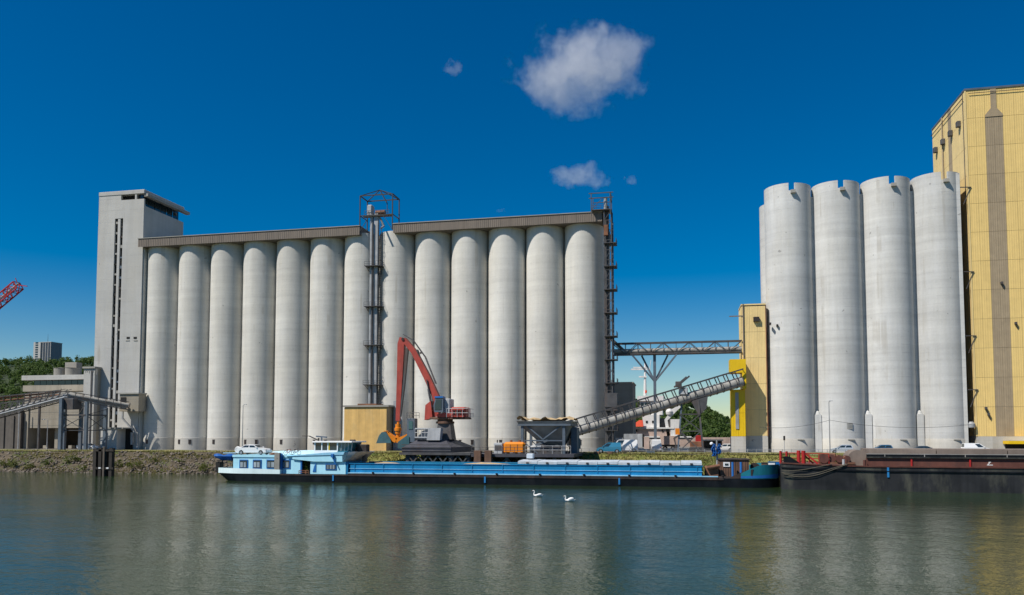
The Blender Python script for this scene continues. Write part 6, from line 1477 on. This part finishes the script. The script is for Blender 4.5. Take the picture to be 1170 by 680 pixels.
for sag, x0_, x1_, zoff in ((.35, .0, 6.2, .0), (.9, .0, 7.9, -.4), (1.15, .1, 8.1, -.55)):
    pts = []
    for k in range(17):
        t = k / 16; x = x0_ + (x1_ - x0_) * t; zz = (sh2(0) - 1.0 + zoff * .6) * (1 - t) + (sh2(8) + .2) * t - sag * 4 * t * (1 - t) * (.5 + .5 * (1 - t) * 1.2)
        pts.append((x, -.22 - .03 * math.sin(k), max(.5, zz)))
    MB().path(pts, .045, 6).build('mooring_rope', 'rope', b2, local=True)
# mooring lines of the blue barge to the bank
for i, (a, b, lab) in enumerate((((-70.3, BY1 - 1.5, 1.9), (-77, 138.8, 3.9), 'slack mooring rope from the blue barge stern to the bank'), ((11.5, BM + 1.2, 3.0), (14.0, 115.0, 3.3), 'short mooring rope between the two barges'))):
    a = Vector(a); b = Vector(b); MBp = [a.lerp(b, k / 12) - Vector((0, 0, .5 * 4 * (k / 12) * (1 - k / 12))) for k in range(13)]
    tag(MB().path(MBp, .04, 5).build('mooring_rope', 'rope'), lab, 'rope', 'mooring ropes')

# ================================================================== SWANS
def swan(x, y, rz, label, raised):
    t = thing('swan', label, 'swan', (x, y, 0), rz, 'swans on the water')
    bm_ = bpy.data.meshes.new('body'); prof = [(-.62, .02, .17), (-.5, .08, .14), (-.3, .17, .15), (-.05, .21, .15), (.2, .2, .13), (.38, .13, .14), (.46, .07, .2)]
    m = MB(); n = 12; rings = []
    for i, (px, r, pz) in enumerate(prof): rings.append([(px, r * math.cos(2 * math.pi * k / n), pz + r * .85 * math.sin(2 * math.pi * k / n)) for k in range(n)])
    neck = [(.44, .16, .095), (.52, .3, .07), (.5, .46, .055), (.44, .6, .05), (.44, .72, .048), (.52, .79, .055), (.6, .79, .058), (.67, .77, .04), (.7, .755, .015)] if not raised else [(.44, .16, .1), (.53, .26, .07), (.55, .4, .058), (.5, .53, .052), (.5, .62, .05), (.57, .68, .055), (.64, .67, .055), (.71, .64, .038), (.74, .625, .015)]
    rows = [r + [r[0]] for r in rings]; m.grid(rows); m.add(rings[0], [tuple(range(n))])
    nr = []
    for i, (px, pz, r) in enumerate(neck):
        a = neck[max(0, i - 1)]; b = neck[min(len(neck) - 1, i + 1)]; d = Vector((b[0] - a[0], 0, b[1] - a[1])).normalized(); nn_ = Vector((-d.z, 0, d.x)); c = Vector((px, 0, pz))
        nr.append([tuple(c + nn_ * (r * math.cos(2 * math.pi * k / 10)) + Vector((0, r * .9 * math.sin(2 * math.pi * k / 10), 0))) for k in range(11)])
    m.grid(nr); m.ell((.3, 0, .16), .2, .16, .13, 12, 6)
    b = m.build('body', 'feather', t, local=True, smooth=True)
    h = neck[-2]; MB().tube((h[0] + .01, 0, h[1]), (h[0] + .13, 0, h[1] - .04), .026, .012, n=8).build('beak', 'beak', b, local=True, smooth=True)
    for s in (-1, 1):
        w_ = MB().ell((0, 0, 0), .36, .07, .13 if not raised else .17, 12, 6); o = w_.build('wing', 'feather', t, local=True, smooth=True); o.location = (-.14, s * .16, .27 if not raised else .31); o.rotation_euler = (0, R_(12), s * R_(6))
        MB().ell((h[0] - .02, s * .045, h[1] + .012), .012, .008, .012, 6, 4).build('eye', 'dark', b, local=True)
    MB().add([(-.5, -.08, .2), (-.5, .08, .2), (-.78, .03, .3), (-.78, -.03, .3)], [(0, 1, 2, 3)]).build('tail', 'feather', t, local=True)
    return t
def onwater(u, v):
    r = _Fw + _Rv * ((u - 585) / FPX) + _U * ((_V0 - v) / FPX); return Vector((0, 0, CAM_H)) + r * (-CAM_H / r.z)
p = onwater(614.5, 567.5); swan(p.x, p.y, R_(190), 'left hand swan with neck held straight up', False).scale = (.88,) * 3
p = onwater(651, 573); s_ = swan(p.x, p.y, R_(196), 'right hand swan with wings puffed up', True); s_.scale = (.88,) * 3
